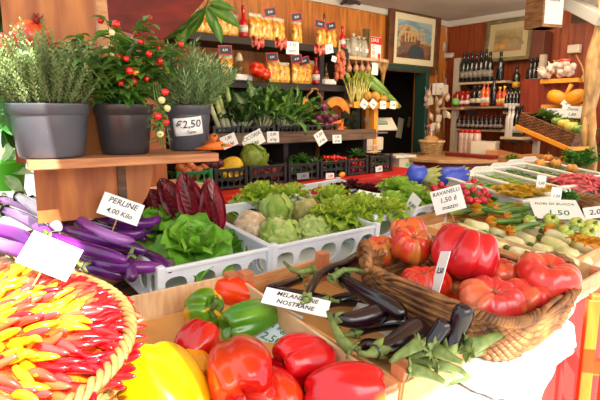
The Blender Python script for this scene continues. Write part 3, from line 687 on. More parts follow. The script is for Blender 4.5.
pepper('small dark green pepper tip above the yellow pepper', pp(126, 356, .055), fwd(pp(124, 366, .05), pp(128, 347, .06)), .018, .045, (50, 96, 24), (70, 120, 30), seed=32, stem=False)
# ---- round basket of chillies
cc = D(2, 352, .07); rimp = D(112, 330, .10); R_ = 0.235
cc = Vector((.02, .93, 0)); cc.z = zt(cc.y)
circ = lambda R: (lambda a, k=1: Vector((R*k*math.cos(a), R*k*math.sin(a), 0)))
wicker_basket('wicker_basket', 'round pale wicker basket heaped with red and yellow chillies', cc, (TILT, 0, 0), circ(.25), .195, .18, 16, m=mat('rim_wicker', (176, 128, 70), .6, c2=(130, 88, 42), scale=20), rim_r=.009, npt=140, stake=46, mr=mat('rim_wicker', (176, 128, 70), .6, c2=(130, 88, 42), scale=20))
RB = .30
def dome(x, y):
    r = math.hypot(x, y)/RB; return .186+.085*(1-min(1, r)**2.6)
heap = MB().grid(lambda u, v: Vector((RB*.93*u*math.cos(2*PI*v), RB*.93*u*math.sin(2*PI*v), dome(RB*.93*u*math.cos(2*PI*v), RB*.93*u*math.sin(2*PI*v))-.022+.004*math.sin(v*130)*math.sin(u*60))), 30, 90, wrap=True).build('chilli_heap', mat('chilli_heap', (196, 26, 16), .4, c2=(220, 110, 20), scale=40, bump=1, bscale=60), None, cc, (TILT, 0, 0))
tag(heap, 'mass of chillies lying deeper in the round basket', 'chillies', None, 'stuff')
def chilli_mesh(c1, c2, seed):
    r = random.Random(seed); L = .052; n = 10; k = r.uniform(-.009, .009); kk = r.uniform(-.006, .006)
    pts = [Vector((k*math.sin(PI*t/n), kk*math.sin(PI*t/n), L*(t/n))) for t in range(n+1)]
    rad = [.0072*(.55+.45*math.sin(min(1, t/n/.4)*PI/2))*math.sqrt(max(.004, 1-(max(0, t/n-.3)/.7)**1.7)) for t in range(n+1)]
    a, b_ = lin(c1), lin(c2)
    return MB().tube(pts, rad, 9, cols=[mixc(a, b_, (t/n)*1.2-.15) for t in range(n+1)])
M_ch = mat('chilli_skin', (255, 255, 255), .2, c2=(240, 225, 220), scale=30, attr=True, coat=.4)
kinds = {'red': [((214, 14, 26), (198, 6, 20)), ((226, 30, 30), (206, 10, 22))], 'orange': [((240, 90, 50), (226, 50, 44)), ((246, 120, 50), (236, 80, 56)), ((232, 70, 70), (224, 60, 60))], 'yellow': [((252, 190, 20), (248, 160, 20)), ((255, 214, 40), (250, 190, 20))]}
CH = {k: [chilli_mesh(a, b_, i*5+s).build('chilli', M_ch) for i, (a, b_) in enumerate(v) for s in range(2)] for k, v in kinds.items()}
used = {k: 0 for k in CH}
random.seed(41); TM = Matrix.Rotation(TILT, 4, 'X'); nch = 0
vd = Vector((0, 0, 1.5))-cc; vx = math.atan2(vd.y, vd.x)
spots = []
for ring in range(16):
    r = RB*(.03+.95*ring/15); n = max(3, int(2*PI*r/.0195))
    for j in range(n):
        spots.append((r+random.uniform(-.006, .006), 2*PI*(j+random.random()*.6)/n+ring*.7))
def chill_col(p):
    s = screen(p); v = noise.noise(Vector((s[0]*.022, s[1]*.03, 3)))
    edge_ = (p-cc).xy.length/RB
    if edge_ > .8 and s[0] > 50: return 'red' if v > -.32 else 'orange'
    if v > .16: return 'yellow'
    if v > .0: return 'orange' if random.random() < .6 else 'yellow'
    if v > -.25: return 'orange' if random.random() < .8 else 'red'
    return 'yellow' if random.random() < .45 else 'orange'
vis = []
for r, a in spots:
    x, y = r*math.cos(a), r*math.sin(a); p = cc+(TM @ Vector((x, y, dome(x, y)-.01)))
    sp_ = screen(p)
    if sp_[0] > -14 and sp_[1] < 425: vis.append((p, r, a))
vis = sorted(vis, key=lambda q: dist(q[0]))[:330]
for p, r, a in vis:
    k = chill_col(p); i = random.randrange(len(CH[k])); o = CH[k][i]
    if o.users_collection and o.get('used'): o2 = o.copy(); C.objects.link(o2); o = o2
    o['used'] = 1
    ca = a+random.uniform(-.5, .5); out_ = Vector((math.cos(ca), math.sin(ca), random.uniform(.15, .55)-(.35 if r > RB*.7 else 0)))
    o.location = p-out_.normalized()*.022; orient(o, out_, random.random()*6)
    tag(o, {'red': 'small glossy red chilli in the round wicker basket', 'orange': 'small orange pink chilli in the round wicker basket', 'yellow': 'small yellow chilli in the round wicker basket'}[k], 'chilli', k+' chillies in the round basket')
for k in CH:
    for o in CH[k]:
        if not o.get('used'): bpy.data.objects.remove(o)
for o in C.objects:
    if 'used' in o: del o['used']
tg = D(50, 256, .30)
card('white handwritten price card stuck among the chillies', tg, .088, .060, ['Peperoncino', '1,00', 'all\'etto'], roll=.52, lean=.5, pick=.07, yaw=-.1)
# ---- bowl of long purple aubergines
bc = Vector(D(88, 262, .03)); bc.z = zt(bc.y)
bw_ = MB().grid(lambda u, v: Vector(((.13+.085*math.sin(u*PI/2))*math.cos(2*PI*v)*(1+.02*math.sin(v*50)), (.13+.085*math.sin(u*PI/2))*math.sin(2*PI*v)*(1+.02*math.sin(v*50)), .002+.095*u+.003*math.sin(v*40))), 10, 80, wrap=True)
i0 = len(bw_.v); [bw_.add((.13*math.cos(2*PI*k/40), .13*math.sin(2*PI*k/40), .003)) for k in range(40)]; bw_.f.append([i0+k for k in range(40)])
tag(bw_.build('bark_basket', mat('bark_basket', (206, 172, 130), .7, c2=(176, 138, 96), scale=12, bump=.4, bscale=30), None, bc, (TILT, 0, 0), solid=.006), 'round beige basket under the long purple aubergines', 'basket')
def long_a(pts, hs, r, label, seed, pal=0, cal=True):
    P = [D(x, y, h) for (x, y), h in zip(pts, hs)]; r *= 1.25
    cs = [((88, 18, 110), (120, 40, 140)), ((130, 60, 150), (170, 110, 186)), ((206, 186, 206), (236, 228, 226)), ((66, 14, 84), (96, 24, 116))][pal]
    a, b_ = lin(cs[0]), lin(cs[1])
    return aubergine(label, P, r, seed, colf=lambda t: mixc(a, b_, .45+.5*math.sin(t*9+seed)), calyx=cal, tip=.55, prof=lambda t: .62+.38*math.sin(PI*min(1, t*.9+.1)*.8))
H_ = .15
LA = [([(45, 194), (90, 212), (124, 222), (150, 223), (160, 217)], (.19, .19, .18, .17, .18), .0135, 0),
 ([(75, 197), (97, 212), (120, 219), (140, 214)], (.17, .17, .16, .15), .013, 0),
 ([(66, 209), (86, 224), (112, 237), (136, 243)], (.19, .19, .18, .16), .0125, 1),
 ([(90, 224), (118, 233), (140, 233), (158, 226)], (.14, .14, .14, .14), .014, 0),
 ([(56, 226), (86, 236), (115, 243), (147, 252)], (.17, .17, .16, .14), .015, 3),
 ([(50, 236), (76, 246), (100, 253), (127, 261)], (.18, .17, .16, .15), .0145, 0),
 ([(72, 252), (100, 262), (130, 267), (162, 267)], (.12, .13, .13, .12), .0145, 0),
 ([(112, 250), (140, 253), (158, 260), (171, 272)], (.12, .12, .12, .11), .012, 3),
 ([(84, 266), (104, 272), (126, 276)], (.12, .11, .10), .013, 3),
 ([(18, 196), (34, 206), (50, 218), (60, 230)], (.19, .20, .19, .18), .014, 2),
 ([(4, 210), (20, 216), (38, 226), (52, 240)], (.16, .17, .17, .16), .014, 1),
 ([(30, 200), (60, 212), (80, 224), (96, 236)], (.16, .17, .16, .15), .014, 2),
 ([(0, 200), (20, 204), (44, 214), (64, 222)], (.13, .14, .14, .13), .014, 1),
 ([(96, 214), (120, 226), (146, 240)], (.13, .13, .12), .013, 3),
 ([(131, 256), (132, 268), (132, 281)], (.15, .13, .11), .012, 3),
 ([(60, 246), (80, 258), (104, 268)], (.11, .11, .10), .014, 0),
 ([(-20, 224), (0, 230), (20, 236), (40, 250)], (.17, .18, .18, .17), .015, 0),
 ([(-16, 240), (4, 246), (24, 252), (44, 262)], (.15, .16, .16, .14), .015, 1)]
names_ = ['topmost long violet aubergine curling up at its right end', 'slim violet aubergine just under the topmost curling one', 'pale lavender aubergine lying across the dark purple ones', 'violet aubergine pointing right below the PERLINE card', 'dark purple aubergine running through the middle of the long heap', 'long violet aubergine with its stem beside the white chilli card', 'lowest long violet aubergine reaching right towards the crate', 'dark violet aubergine whose tip droops over the right side', 'dark aubergine lying at the bottom of the long heap', 'white and lilac aubergine with sunlit end at the far left, uppermost', 'lilac aubergine end in the sun at the left edge, lower one', 'whitish long aubergine between the lilac and the violet ones', 'pale violet aubergine end at the left edge behind the white one', 'dark purple aubergine tucked behind the lavender one', 'short upright aubergine with a tall green cap at the front', 'violet aubergine partly under the front of the long heap', 'violet aubergine entering at the left edge just above the white chilli card', 'pinkish aubergine at the left edge touching the chillies']
for i, ((pts, hs, r, pal), nm) in enumerate(zip(LA, names_)):
    long_a(pts, hs, r, nm, i, pal)
card('white handwritten price card lettered PERLINE behind the long aubergines', D(121, 209, .235), .112, .062, ['PERLINE', '4,00 Kilo'], roll=.42, lean=.3, pick=.08)
# ---- crate of dark aubergines
ac, aw_ = wooden_crate('wooden_crate', 'narrow wooden crate filled with dark glossy aubergines', 'crate', (400, 372), (486, 326), .095, .56, wall=.065, posth=.105)
MB().grid(lambda u, v: Vector((.01+(aw_-.02)*u, .01+.54*v, .016)), 4, 4).build('paper_liner', mat('tan_paper', (1, 1, 1)), ac)
DA = [([(388, 352), (372, 343), (392, 333), (430, 322)], 0, 0, 0, 0)]
def da(label, pts, h, r, seed, tip=.45):
    P = [D(x, y, hh) for (x, y), hh in zip(pts, h)]
    return aubergine(label, P, r, seed, cA=(34, 12, 26), cB=(16, 7, 16), tip=tip)
da('fat glossy aubergine with a bright highlight near the crate corner', [(374, 352), (394, 344), (410, 334), (424, 326)], (.10, .10, .10, .10), .030, 1)
da('glossy aubergine lying crosswise just right of the white card', [(333, 318), (350, 320), (368, 317), (384, 311)], (.10, .10, .10, .10), .025, 2)
da('long brown black aubergine running diagonally down the crate', [(340, 276), (360, 290), (382, 302), (406, 317)], (.12, .12, .12, .11), .024, 3, .6)
da('slender aubergine reaching to the far post of the crate', [(312, 283), (328, 270), (346, 264), (362, 253)], (.11, .12, .12, .12), .016, 4, .6)
da('dark slim aubergine standing upright against the near post', [(447, 354), (455, 337), (461, 320), (466, 304)], (.10, .13, .165, .20), .022, 5, .6)
da('dark brown aubergine between the fat one and the wicker basket', [(422, 352), (433, 341), (441, 330), (448, 320)], (.10, .12, .14, .16), .020, 6, .6)
da('dark aubergine under the white card at the left', [(330, 300), (312, 298), (290, 296), (274, 294)], (.07, .07, .07, .07), .022, 7)
da('small dark aubergine in the far left corner of the crate', [(302, 278), (290, 283), (276, 288), (266, 292)], (.06, .06, .06, .06), .017, 8)
da('thin upright aubergine with its cap leaning left', [(306, 300), (311, 288), (318, 277), (330, 268)], (.13, .13, .12, .11), .013, 9, .7)
da('aubergine lying low beside the left wall of the crate', [(352, 352), (366, 345), (384, 350), (402, 356)], (.05, .05, .05, .05), .020, 10)
da('aubergine half hidden in the middle of the crate', [(352, 334), (372, 326), (392, 322), (414, 322)], (.06, .06, .06, .06), .022, 11)
da('dark aubergine lying along the right wall of the crate', [(384, 300), (402, 312), (420, 322), (440, 336)], (.05, .05, .05, .05), .022, 12)
da('dark aubergine deep beneath the diagonal one', [(318, 306), (340, 300), (360, 300), (378, 306)], (.05, .05, .05, .05), .024, 13)
da('blackish aubergine at the bottom near corner of the crate', [(448, 366), (434, 360), (420, 350), (404, 340)], (.04, .04, .04, .05), .022, 14)
# long green caps and stems
def cap(label, pts, h, r, seed):
    P = [D(x, y, hh) for (x, y), hh in zip(pts, h)]; c0 = P[1].copy(); Q = [p-c0 for p in P]; b = MB(); m_ = len(Q)
    b.tube(Q, [r*(.4+.9*k/(m_-1)) for k in range(m_)], 9); d = (Q[-1]-Q[-2]).normalized(); x, y = frame(d)
    for j in range(6):
        a = j*PI/3+seed; rd = x*math.cos(a)+y*math.sin(a); b.leaf(Q[-1]-d*r*.5+rd*r*.6, d*.8+rd*.6, rd, r*2.2, r*1.5, bend=-.5, cup=-.2, nt=6, ns=4)
    tag(b.build('loose_stalk', mat('calyx_green', (1, 1, 1)), None, c0, solid=.0015), label, 'aubergine stalk')
cap('long curved green stalk beside the left wall of the crate', [(328, 312), (334, 326), (341, 340), (350, 348)], (.12, .12, .11, .10), .010, 0)
cap('green stalk and cap lying at the near end of the aubergines', [(452, 372), (440, 368), (426, 362), (412, 360)], (.09, .09, .08, .08), .009, 1)
cap('pale green stalk by the near post beside the white sheet', [(504, 340), (492, 346), (480, 350), (470, 352)], (.10, .09, .08, .07), .010, 2)
cap('green stalk crossing the top of the aubergine heap', [(372, 272), (356, 270), (344, 270), (332, 278)], (.15, .15, .14, .13), .007, 3)
cap('twisted green stalk left of the upright thin aubergine', [(284, 262), (292, 270), (300, 272), (312, 270)], (.12, .12, .12, .12), .008, 4)
cap('light green stalk lying across the near right end of the aubergines', [(505, 332), (492, 338), (480, 343), (468, 346)], (.13, .13, .12, .12), .014, 6)
cap('short green stalk beside the upright aubergine', [(462, 362), (452, 358), (444, 354), (436, 350)], (.12, .12, .12, .12), .011, 7)
cap('dried brown green stalk over the near board of the aubergine crate', [(444, 382), (434, 376), (424, 372), (412, 370)], (.11, .11, .11, .11), .010, 8)
cap('thin curled stalk at the near end leaning onto the white sheet', [(470, 378), (460, 370), (448, 366), (438, 366)], (.10, .11, .12, .12), .008, 9)
cap('green stalk between the fat aubergine and the near post', [(390, 362), (398, 356), (408, 350), (418, 344)], (.11, .12, .12, .13), .010, 10)
card('blue and white printed price tag under the green pepper', D(277, 328, .035), .085, .115, ['1,80', 'al kg', '2,50'], lean=1.0, roll=.5, m=mat('blue_paper', (206, 226, 236), .6), ink=M_grn_ink, pick=0)
card('long white handwritten card lettered MELANZANE leaning on the aubergines', D(296, 302, .118), .155, .048, ['MELANZANE', 'NOSTRANE'], lean=1.05, roll=.33, pick=0, yaw=.1)
# ---- tomato basket
tb_c = (D(362, 254, .15)+D(585, 282, .15))/2
n1 = D(494, 334, .165); n0 = D(362, 255, .165); n2 = D(574, 286, .165)
ax = (n2-n1).xy.length/2; ay = (n0-n1).xy.length/2
ctr = (n0+n2)/2; ang = math.atan2((n2-n1).y, (n2-n1).x)
bp_ = Vector((ctr.x, ctr.y, zt(ctr.y)+.062))
Rb = Matrix.Rotation(ang, 3, 'Z')
def mound(u, v):
    a = 2*PI*v; f_ = superell(ax*1.02, ay*1.0, 7); p = f_(a, 1); k = max(0, (u-.35)/.65)
    if u < .35: p = p*(u/.35); z = .056
    else: p = f_(a, 1+.05*k+.010*math.sin(a*17)*k); z = .056*(1-k)+.0
    q = Rb @ p; return Vector((q.x, q.y, z))
tag(MB().grid(mound, 10, 150, wrap=True).build('white_wrapped_box', mat('white_sheet', (1, 1, 1)), None, (bp_.x, bp_.y, bp_.z-.062), (TILT, 0, 0)), 'flat box wrapped in white sheet under the tomato basket', 'box')
tbk = wicker_basket('wicker_basket', 'rectangular brown wicker basket full of large ribbed tomatoes', bp_, (TILT, 0, ang), superell(ax*.93, ay*.93, 6), .098, .06, 11, m=mat('basket_brown', (156, 104, 54), .55, c2=(92, 56, 28), scale=26, bump=.2, bscale=120), rim_r=.0095, npt=130, handles=((PI-.75, .10, .05), (-.30, .11, .05)), stake=44, rad=.0062)
M_tom = dict(cA=(206, 42, 34), cB=(222, 80, 56))
tomato('large tomato with orange green streaks at the far left of the basket', D(379, 252, .145), .050, .95, 1, up=(-.2, -.2, 1), cA=(214, 70, 34), cB=(176, 140, 50), n=8)
tomato('tallest streaked tomato behind the pair at the left', D(409, 232, .20), .056, .85, 2, up=(.1, .3, 1), cA=(208, 50, 34), cB=(226, 110, 50))
tomato('big ribbed tomato with green streaks at the front of the pair', D(412, 245, .185), .062, .82, 3, up=(-.3, -.45, 1), cA=(214, 50, 30), cB=(206, 120, 50), n=10, groove=.17)
tomato('ribbed tomato resting low against the left basket wall', D(424, 284, .125), .066, .72, 4, up=(-.1, .1, 1), cA=(216, 44, 30), cB=(226, 84, 44), n=10)
tomato('largest deep red tomato with a knobbly top in the middle', D(466, 252, .20), .094, .80, 5, up=(.35, -.1, 1), cA=(200, 20, 34), cB=(212, 34, 40), n=7, groove=.2)
tomato('wide pinkish red tomato at the near side of the basket', D(492, 302, .145), .078, .68, 6, up=(-.2, -.3, 1), cA=(206, 50, 50), cB=(220, 110, 70), n=9, groove=.16)
tomato('large ribbed tomato at the right end of the basket', D(547, 279, .165), .080, .74, 7, up=(-.1, -.2, 1), cA=(214, 56, 46), cB=(222, 96, 66), n=8, groove=.12)
tomato('tomato squeezed between the wide pinkish one and the right one', D(526, 298, .135), .062, .75, 8, up=(.2, -.2, 1), cA=(214, 60, 50), cB=(226, 100, 60), n=9)
tomato('tomato half hidden behind the wide pinkish one', D(500, 274, .14), .056, .8, 9, cA=(216, 66, 46), cB=(226, 96, 60), n=8)
tomato('green shouldered tomato under the largest deep red one', D(464, 288, .10), .055, .85, 10, up=(-.5, -.4, 1), cA=(206, 66, 46), cB=(166, 150, 66), n=8)
tomato('small dark red tomato in the shade beside the white card', D(447, 272, .12), .036, .85, 11, cA=(176, 20, 20), cB=(196, 40, 24), n=7)
tomato('tomato hidden deep between the card and the left wall', D(446, 300, .07), .045, .8, 12, cA=(196, 40, 30), cB=(206, 60, 30), n=8)
card('white card seen edge on between the tomatoes', D(440, 272, .185), .05, .105, ['', '3,50', ''], lean=.35, roll=-.28, pick=.04, yaw=-1.2)
# ---- sheet scraps
tag(MB().leaf((0, 0, 0), (1, -.6, .1), (0, 0, 1), .06, .022, bend=.3, cup=.3, c1=lin((222, 110, 20)), c2=lin((190, 80, 10))).build('leaf_scrap', M_leaf, None, D(489, 374, .006)), 'small orange leaf scrap lying on the white sheet', 'scrap')
tag(MB().tube([(0, 0, 0), (.03, -.01, .004), (.06, -.035, .002)], [.003, .004, .002], 7).build('bean_scrap', M_stem, None, D(450, 384, .008)), 'thin green stalk scrap lying on the white sheet', 'scrap')
# ---- wooden trays to the right of the tomatoes
zc, zw = wooden_crate('wooden_crate', 'shallow wooden tray of pale courgettes behind the tomato basket', 'crate', (494, 284), (592, 262), .07, .60, wall=.06, posth=.07, m=M_crate2, rzo=-.0)
zc.location = (1.29, .56, zt(.56)); zc.rotation_euler.z = .03
for c_ in list(zc.children): pass
print('ZW', zw)
def courgette(label, pts, h, r, cA, cB, seed, flower=False, name='courgette', cat='courgette'):
    P = [D(x, y, hh) for (x, y), hh in zip(pts, h)]; ca, cb = lin(cA), lin(cB)
    o = aubergine(label, P, r, seed, colf=lambda t: mixc(ca, cb, .5+.5*math.sin(t*4+seed)), calyx=False, m=M_matte if flower is None else M_skin, tip=.7, name=name, cat=cat, prof=lambda t: .8+.2*math.sin(PI*t))
    d = (P[0]-P[1]).normalized(); q0 = P[0]-o.location
    MB().tube([q0-d*r*.3, q0+d*r*.6, q0+d*r*1.4], [r*.62, r*.42, r*.5], 7).build('stem', M_stem, o)
    if flower:
        b = MB(); e = P[-1]-o.location; d2 = (P[-1]-P[-2]).normalized(); x, y = frame(d2)
        for j in range(5):
            a = j*2*PI/5+seed; rd = x*math.cos(a)+y*math.sin(a)
            b.leaf(e-d2*r*.3+rd*r*.4, d2+rd*.35, rd, r*4.6, r*3, bend=.9, cup=.25, ruf=.05, c1=lin((214, 190, 60)), c2=lin((246, 140, 16)), nt=7)
        b.build('flower', M_leaf, o)
    return o
random.seed(5); zl = []
for i, (x, y) in enumerate([(470, 232), (486, 240), (500, 236), (514, 244), (528, 240), (545, 250), (556, 246), (570, 254), (583, 250), (500, 248), (522, 254), (545, 260), (566, 262), (580, 262), (478, 226), (536, 232), (558, 238)]):
    a = random.uniform(-.25, .35); l = random.uniform(11, 14)
    zl.append(courgette('', [(x-l*.8, y-l*.30-a*5), (x, y+random.uniform(-1.5, 1.5)), (x+l*.8, y+l*.22+a*5)], [random.uniform(.035, .065)]*3, random.uniform(.023, .028), (240, 236, 190), (222, 224, 150), i, name='pale_courgette'))
rank(zl, 'cream green courgette in the shallow tray, @', 'courgette', 'pale courgettes in the shallow tray')
courgette('dark green courgette among the pale ones at the left', [(476, 228), (490, 236), (504, 243)], [.05]*3, .014, (60, 110, 40), (90, 140, 50), 77, name='green_courgette')
# courgettes with flowers
fc, fw_ = wooden_crate('wooden_crate', 'wooden tray of green courgettes with orange flowers', 'crate', (598, 246), (620, 232), .07, .62, wall=.06, posth=.07, m=M_crate, w=.50)
fc.location = (1.66, .66, zt(.66)); fc.rotation_euler.z = .05
random.seed(9); fl = []
for i in range(30):
    x = random.uniform(462, 572); y = 190+(x-460)*.25+random.uniform(-8, 22)*(1 if x < 560 else .6)
    a = random.uniform(-.6, .6); l = random.uniform(11, 15); sx = random.choice((-1, 1))
    fl.append(courgette('', [(x-l*sx, y-l*.5*sx*a), (x, y+random.uniform(-1, 1)), (x+l*sx, y+l*.5*sx*a)], [random.uniform(.05, .10)]*3, random.uniform(.011, .015), (66, 120, 36), (120, 160, 60), i, flower=(i % 5 < 3), name='flowering_courgette'))
rank(fl, 'small green courgette in the flower tray, @', 'courgette', 'courgettes with flowers')
sq = []
for i, (x, y) in enumerate([(551, 220), (577, 224), (588, 234), (530, 222), (592, 226), (566, 232)]):
    b = fruit(.032, .05, 8, .14, cA=(196, 206, 96), cB=(150, 180, 60), seed=i, dimT=.1, dimB=.05, pw=.8)
    o = b.build('round_squash', M_skin); put(o, D(x, y, .085), (random.uniform(-.8, .8), -.6, .7)); MB().tube([(0, 0, .018), (0, 0, .034)], [.008, .006], 7).build('stem', M_stem, o); sq.append(o)
rank(sq, 'pale green ribbed squash beside the flower courgettes, @', 'squash', 'ribbed squashes')
for i, (x, y) in enumerate([(585, 244), (594, 248), (545, 190)]):
    b = MB()
    for j in range(6): b.leaf((0, 0, 0), (math.cos(j), math.sin(j), .8), (-math.cos(j), -math.sin(j), 1), .07, .045, bend=.8, cup=.3, ruf=.06, c1=lin((226, 200, 70)), c2=lin((246, 146, 20)))
    tag(b.build('courgette_flower', M_leaf, None, D(x, y, .09)), ['loose orange courgette flower at the right edge, lower left one', 'loose orange courgette flower at the right edge, lower right one', 'loose orange flower behind the green printed card'][i], 'flower')
card('white card with green print lying on the flowering courgettes', D(556, 209, .12), .20, .15, ['FIORI DI ZUCCA', '1,50'], lean=1.15, roll=.0, yaw=.3, ink=M_grn_ink, pick=0)
card('white card cut by the right edge of the picture', D(597, 212, .13), .10, .06, ['2,00'], lean=.8, roll=-.3, ink=M_ink, pick=0)
# slotted white plastic crate at the right front
t_, w__ = plastic_crate('white slotted plastic crate at the right end of the table, in the sun', (0, 0), (0, 0), .10, .42, n=8, nl=9, rows=1, t=thing('plastic_crate', 'white slotted plastic crate at the right end of the table, in the sun', 'crate', (1.69, .615, zt(.615)), (TILT, 0, .28)), w=.34, fx=.5, fz=.7) if False else (None, None)
# ================================================================== MIDDLE OF THE STALL
# ---- white crates of salad
ca_, wa = plastic_crate('white plastic crate with broad green lettuce and red radicchio', (158, 268), (267, 246), .12, .42, n=4, nl=6)
cb_, wb = plastic_crate('white plastic crate with celeriac, iceberg and curly lettuce', (271, 245), (374, 224), .12, .46, n=5, nl=6)
hl = dict(c1=(150, 196, 70), c2=(96, 160, 40), rib=(206, 224, 150))
leaf_head('lettuce', 'broad leaved green lettuce at the front of the left white crate', 'lettuce', D(192, 252, .10), .13, n=16, c1=(160, 214, 70), c2=(120, 192, 54), rib=(196, 220, 130), ruf=.10, rfreq=3, seed=3, open_=.95, W=1.0, up=(-.1, -.4, 1), L=1.0)
leaf_head('lettuce', 'green lettuce at the left end beside the long aubergines', 'lettuce', D(158, 232, .12), .11, n=14, c1=(160, 214, 70), c2=(120, 192, 50), rib=(196, 220, 130), ruf=.10, rfreq=3, seed=4, W=1.0, L=1.0, up=(-.2, -.3, 1))
leaf_head('lettuce', 'green lettuce in the right corner of the left white crate', 'lettuce', D(222, 250, .06), .095, n=14, c1=(130, 186, 60), c2=(90, 160, 40), rib=(196, 216, 130), ruf=.05, rfreq=2, seed=6, W=1.0, L=1.0)
def radicchio(label, px, py, h, d, L, seed, n=8):
    random.seed(seed); b = MB(); d = Vector(d).normalized(); x, y = frame(d)
    for k in range(n):
        a = 2*PI*k/n+seed; rd = x*math.cos(a)+y*math.sin(a)
        cr = lin(random.choice([(164, 22, 48), (146, 18, 40), (178, 34, 58)])); b.leaf(rd*.008, d+rd*.10, -rd if k % 2 else rd*-1, L*random.uniform(.85, 1), L*.46, bend=-.25+random.uniform(-.3, .25), cup=.22, ruf=.02, rfreq=3, nt=30, ns=14, c1=cr, c2=cr, rib=(.86, .74, .74), a=.8, b=.6, rw=.30, veins=1)
        # side veins
        base = rd*.012
    o = b.build('radicchio', M_leaf, None, D(px, py, h)); return tag(o, label, 'radicchio')
for (lb_, px, py, h, d, L, sd_) in [('dark red radicchio with white ribs standing at the right of its row', 213, 238, .11, (.02, .10, 1), .20, 1), ('red radicchio standing second from the right in the row', 200, 232, .12, (-.25, .1, 1), .20, 2), ('red radicchio leaning left in the middle of the row', 190, 226, .13, (-.5, .1, 1), .19, 3), ('red radicchio leaning furthest left in the row', 182, 220, .13, (-.9, .0, .8), .18, 4), ('small dark radicchio behind the price card of the long aubergines', 158, 214, .10, (-.5, .2, .7), .14, 5), ('dark radicchio behind the broad green lettuce', 200, 216, .10, (-.2, .3, .8), .18, 6)]:
    radicchio(lb_, px, py, h, d, L, sd_)
ball_head('celeriac', 'knobbly pale celeriac in the left of the white crate', 'celeriac', D(251, 226, .09), .058, (226, 206, 176), (190, 160, 130), 3, .95, .09, M_matte, 0)
leaf_head('lettuce', 'pale green leaf lettuce behind the celeriac', 'lettuce', D(240, 216, .05), .09, n=14, c1=(196, 214, 120), c2=(160, 196, 80), rib=(230, 234, 190), seed=31, W=1.0)
ball_head('cabbage', 'smooth round pale green cabbage behind the iceberg lettuce', 'cabbage', D(277, 208, .12), .058, (210, 224, 130), (176, 206, 90), 4, .95, .02, None, 5, up=(.3, -.3, 1))
ball_head('iceberg_lettuce', 'pale iceberg lettuce at the front of the celeriac crate', 'lettuce', D(280, 234, .08), .062, (226, 232, 160), (196, 218, 110), 5, .85, .06, None, 10, ruf=.16)
ball_head('iceberg_lettuce', 'iceberg lettuce at the right front of the celeriac crate', 'lettuce', D(313, 231, .07), .058, (222, 232, 160), (190, 216, 110), 6, .85, .06, None, 10, ruf=.16)
ball_head('iceberg_lettuce', 'yellowish wilted lettuce head behind the two iceberg lettuces', 'lettuce', D(306, 211, .10), .055, (222, 214, 150), (206, 190, 120), 8, .9, .06, None, 7, ruf=.06)
fris = dict(c1=(226, 236, 100), c2=(186, 222, 60), rib=(226, 234, 160), ruf=.16, rfreq=7, W=.55, n=44, nt=12, ns=6)
for i, (x, y, h, r_, lb_) in enumerate([(338, 218, .09, .085, 'curly yellow green lettuce left of the middle in its row'), (362, 212, .09, .08, 'curly lettuce between the iceberg heads and the radish card'), (331, 202, .09, .075, 'curly lettuce at the back of the iceberg crate'), (262, 199, .10, .075, 'curly light green lettuce poking up behind the round cabbage'), (290, 199, .08, .07, 'curly lettuce behind the yellowish wilted head'), (352, 226, .06, .07, 'curly lettuce at the front right corner of its white crate'), (388, 214, .08, .07, 'curly lettuce behind the streaked tomatoes')]):
    leaf_head('curly_lettuce', lb_, 'lettuce', D(x, y, h+.015), r_*1.22, seed=40+i, **fris)
# back row of crates on the table
plastic_crate('white plastic crate of green leaf lettuce behind the tomatoes', (372, 216), (444, 200), .11, .36, n=4, nl=4)
plastic_crate('white plastic crate with small dark radicchio near the red ledge', (326, 203), (385, 188), .10, .3, n=4, nl=4)
for i, (x, y, r_, lb_) in enumerate([(398, 192, .10, 'bright green lettuce left of the blue wrapped endives'), (414, 200, .09, 'bright green lettuce in front of the blue wrapped endives'), (392, 206, .085, 'green lettuce behind the narrow white price card'), (432, 205, .07, 'green lettuce behind the radish price card')]):
    leaf_head('lettuce', lb_, 'lettuce', D(x, y, .09), r_, seed=60+i, c1=(206, 232, 100), c2=(160, 214, 60), rib=(216, 230, 150), n=22, ruf=.07, rfreq=3, W=.9)
for i, (x, y, lb_) in enumerate([(352, 189, 'small dark red salad head beside the white card'), (368, 193, 'small dark red salad head nearest the bright lettuce'), (340, 192, 'small dark red salad head at the left of its crate')]):
    leaf_head('red_salad', lb_, 'salad', D(x, y, .10), .06, seed=70+i, c1=(110, 30, 40), c2=(80, 24, 30), rib=(170, 90, 90), n=24, ruf=.08)
card('blank looking white card lying on the dark red salad', D(370, 199, .13), .10, .06, ['', '1,20', ''], lean=1.0, roll=.3, pick=0)
# blue wrapped endives
M_blue = mat('blue_wrap', (44, 66, 190), .35, c2=(70, 96, 214), scale=10, bump=.4, bscale=30)
def bluewrap(label, px, py, h, d, R, L, seed):
    o = thing('wrapped_endive', label, 'endive', D(px, py, h)); orient(o, d)
    cov = .45 if seed == 1 else .86
    def wr_(u, v):
        q = min(1, math.sqrt(max(0, 1-(1-min(1, u*2.2))**2))); rr = R*q*(1+.07*math.sin(v*10*PI+u*4)*u)*(1+.2*max(0, u-.7)); return Vector((rr*math.cos(2*PI*v), rr*math.sin(2*PI*v), -L/2+L*u*(cov+.06*math.sin(v*6*PI))))
    MB().grid(wr_, 16, 48, wrap=True).build('paper_wrap', M_blue, o, solid=.002)
    b = MB(); random.seed(seed)
    for k in range(16):
        a = k*2.4; rd = Vector((math.cos(a), math.sin(a), 0)); b.leaf(rd*R*.5*(k/16)+Vector((0, 0, -L*.40)), Vector((0, 0, 1))+rd*.18, -rd, L*.85, R*1.2, bend=.25, cup=.3, c1=lin((236, 236, 196)), c2=lin((220, 216, 70)), rib=lin((244, 244, 226)), ruf=.02)
    b.build('leaves', M_leaf, o)
bluewrap('pale endives wrapped in blue paper lying nearer the lettuce', 424, 176, .11, (.70, -.55, -.12), .055, .20, 1)
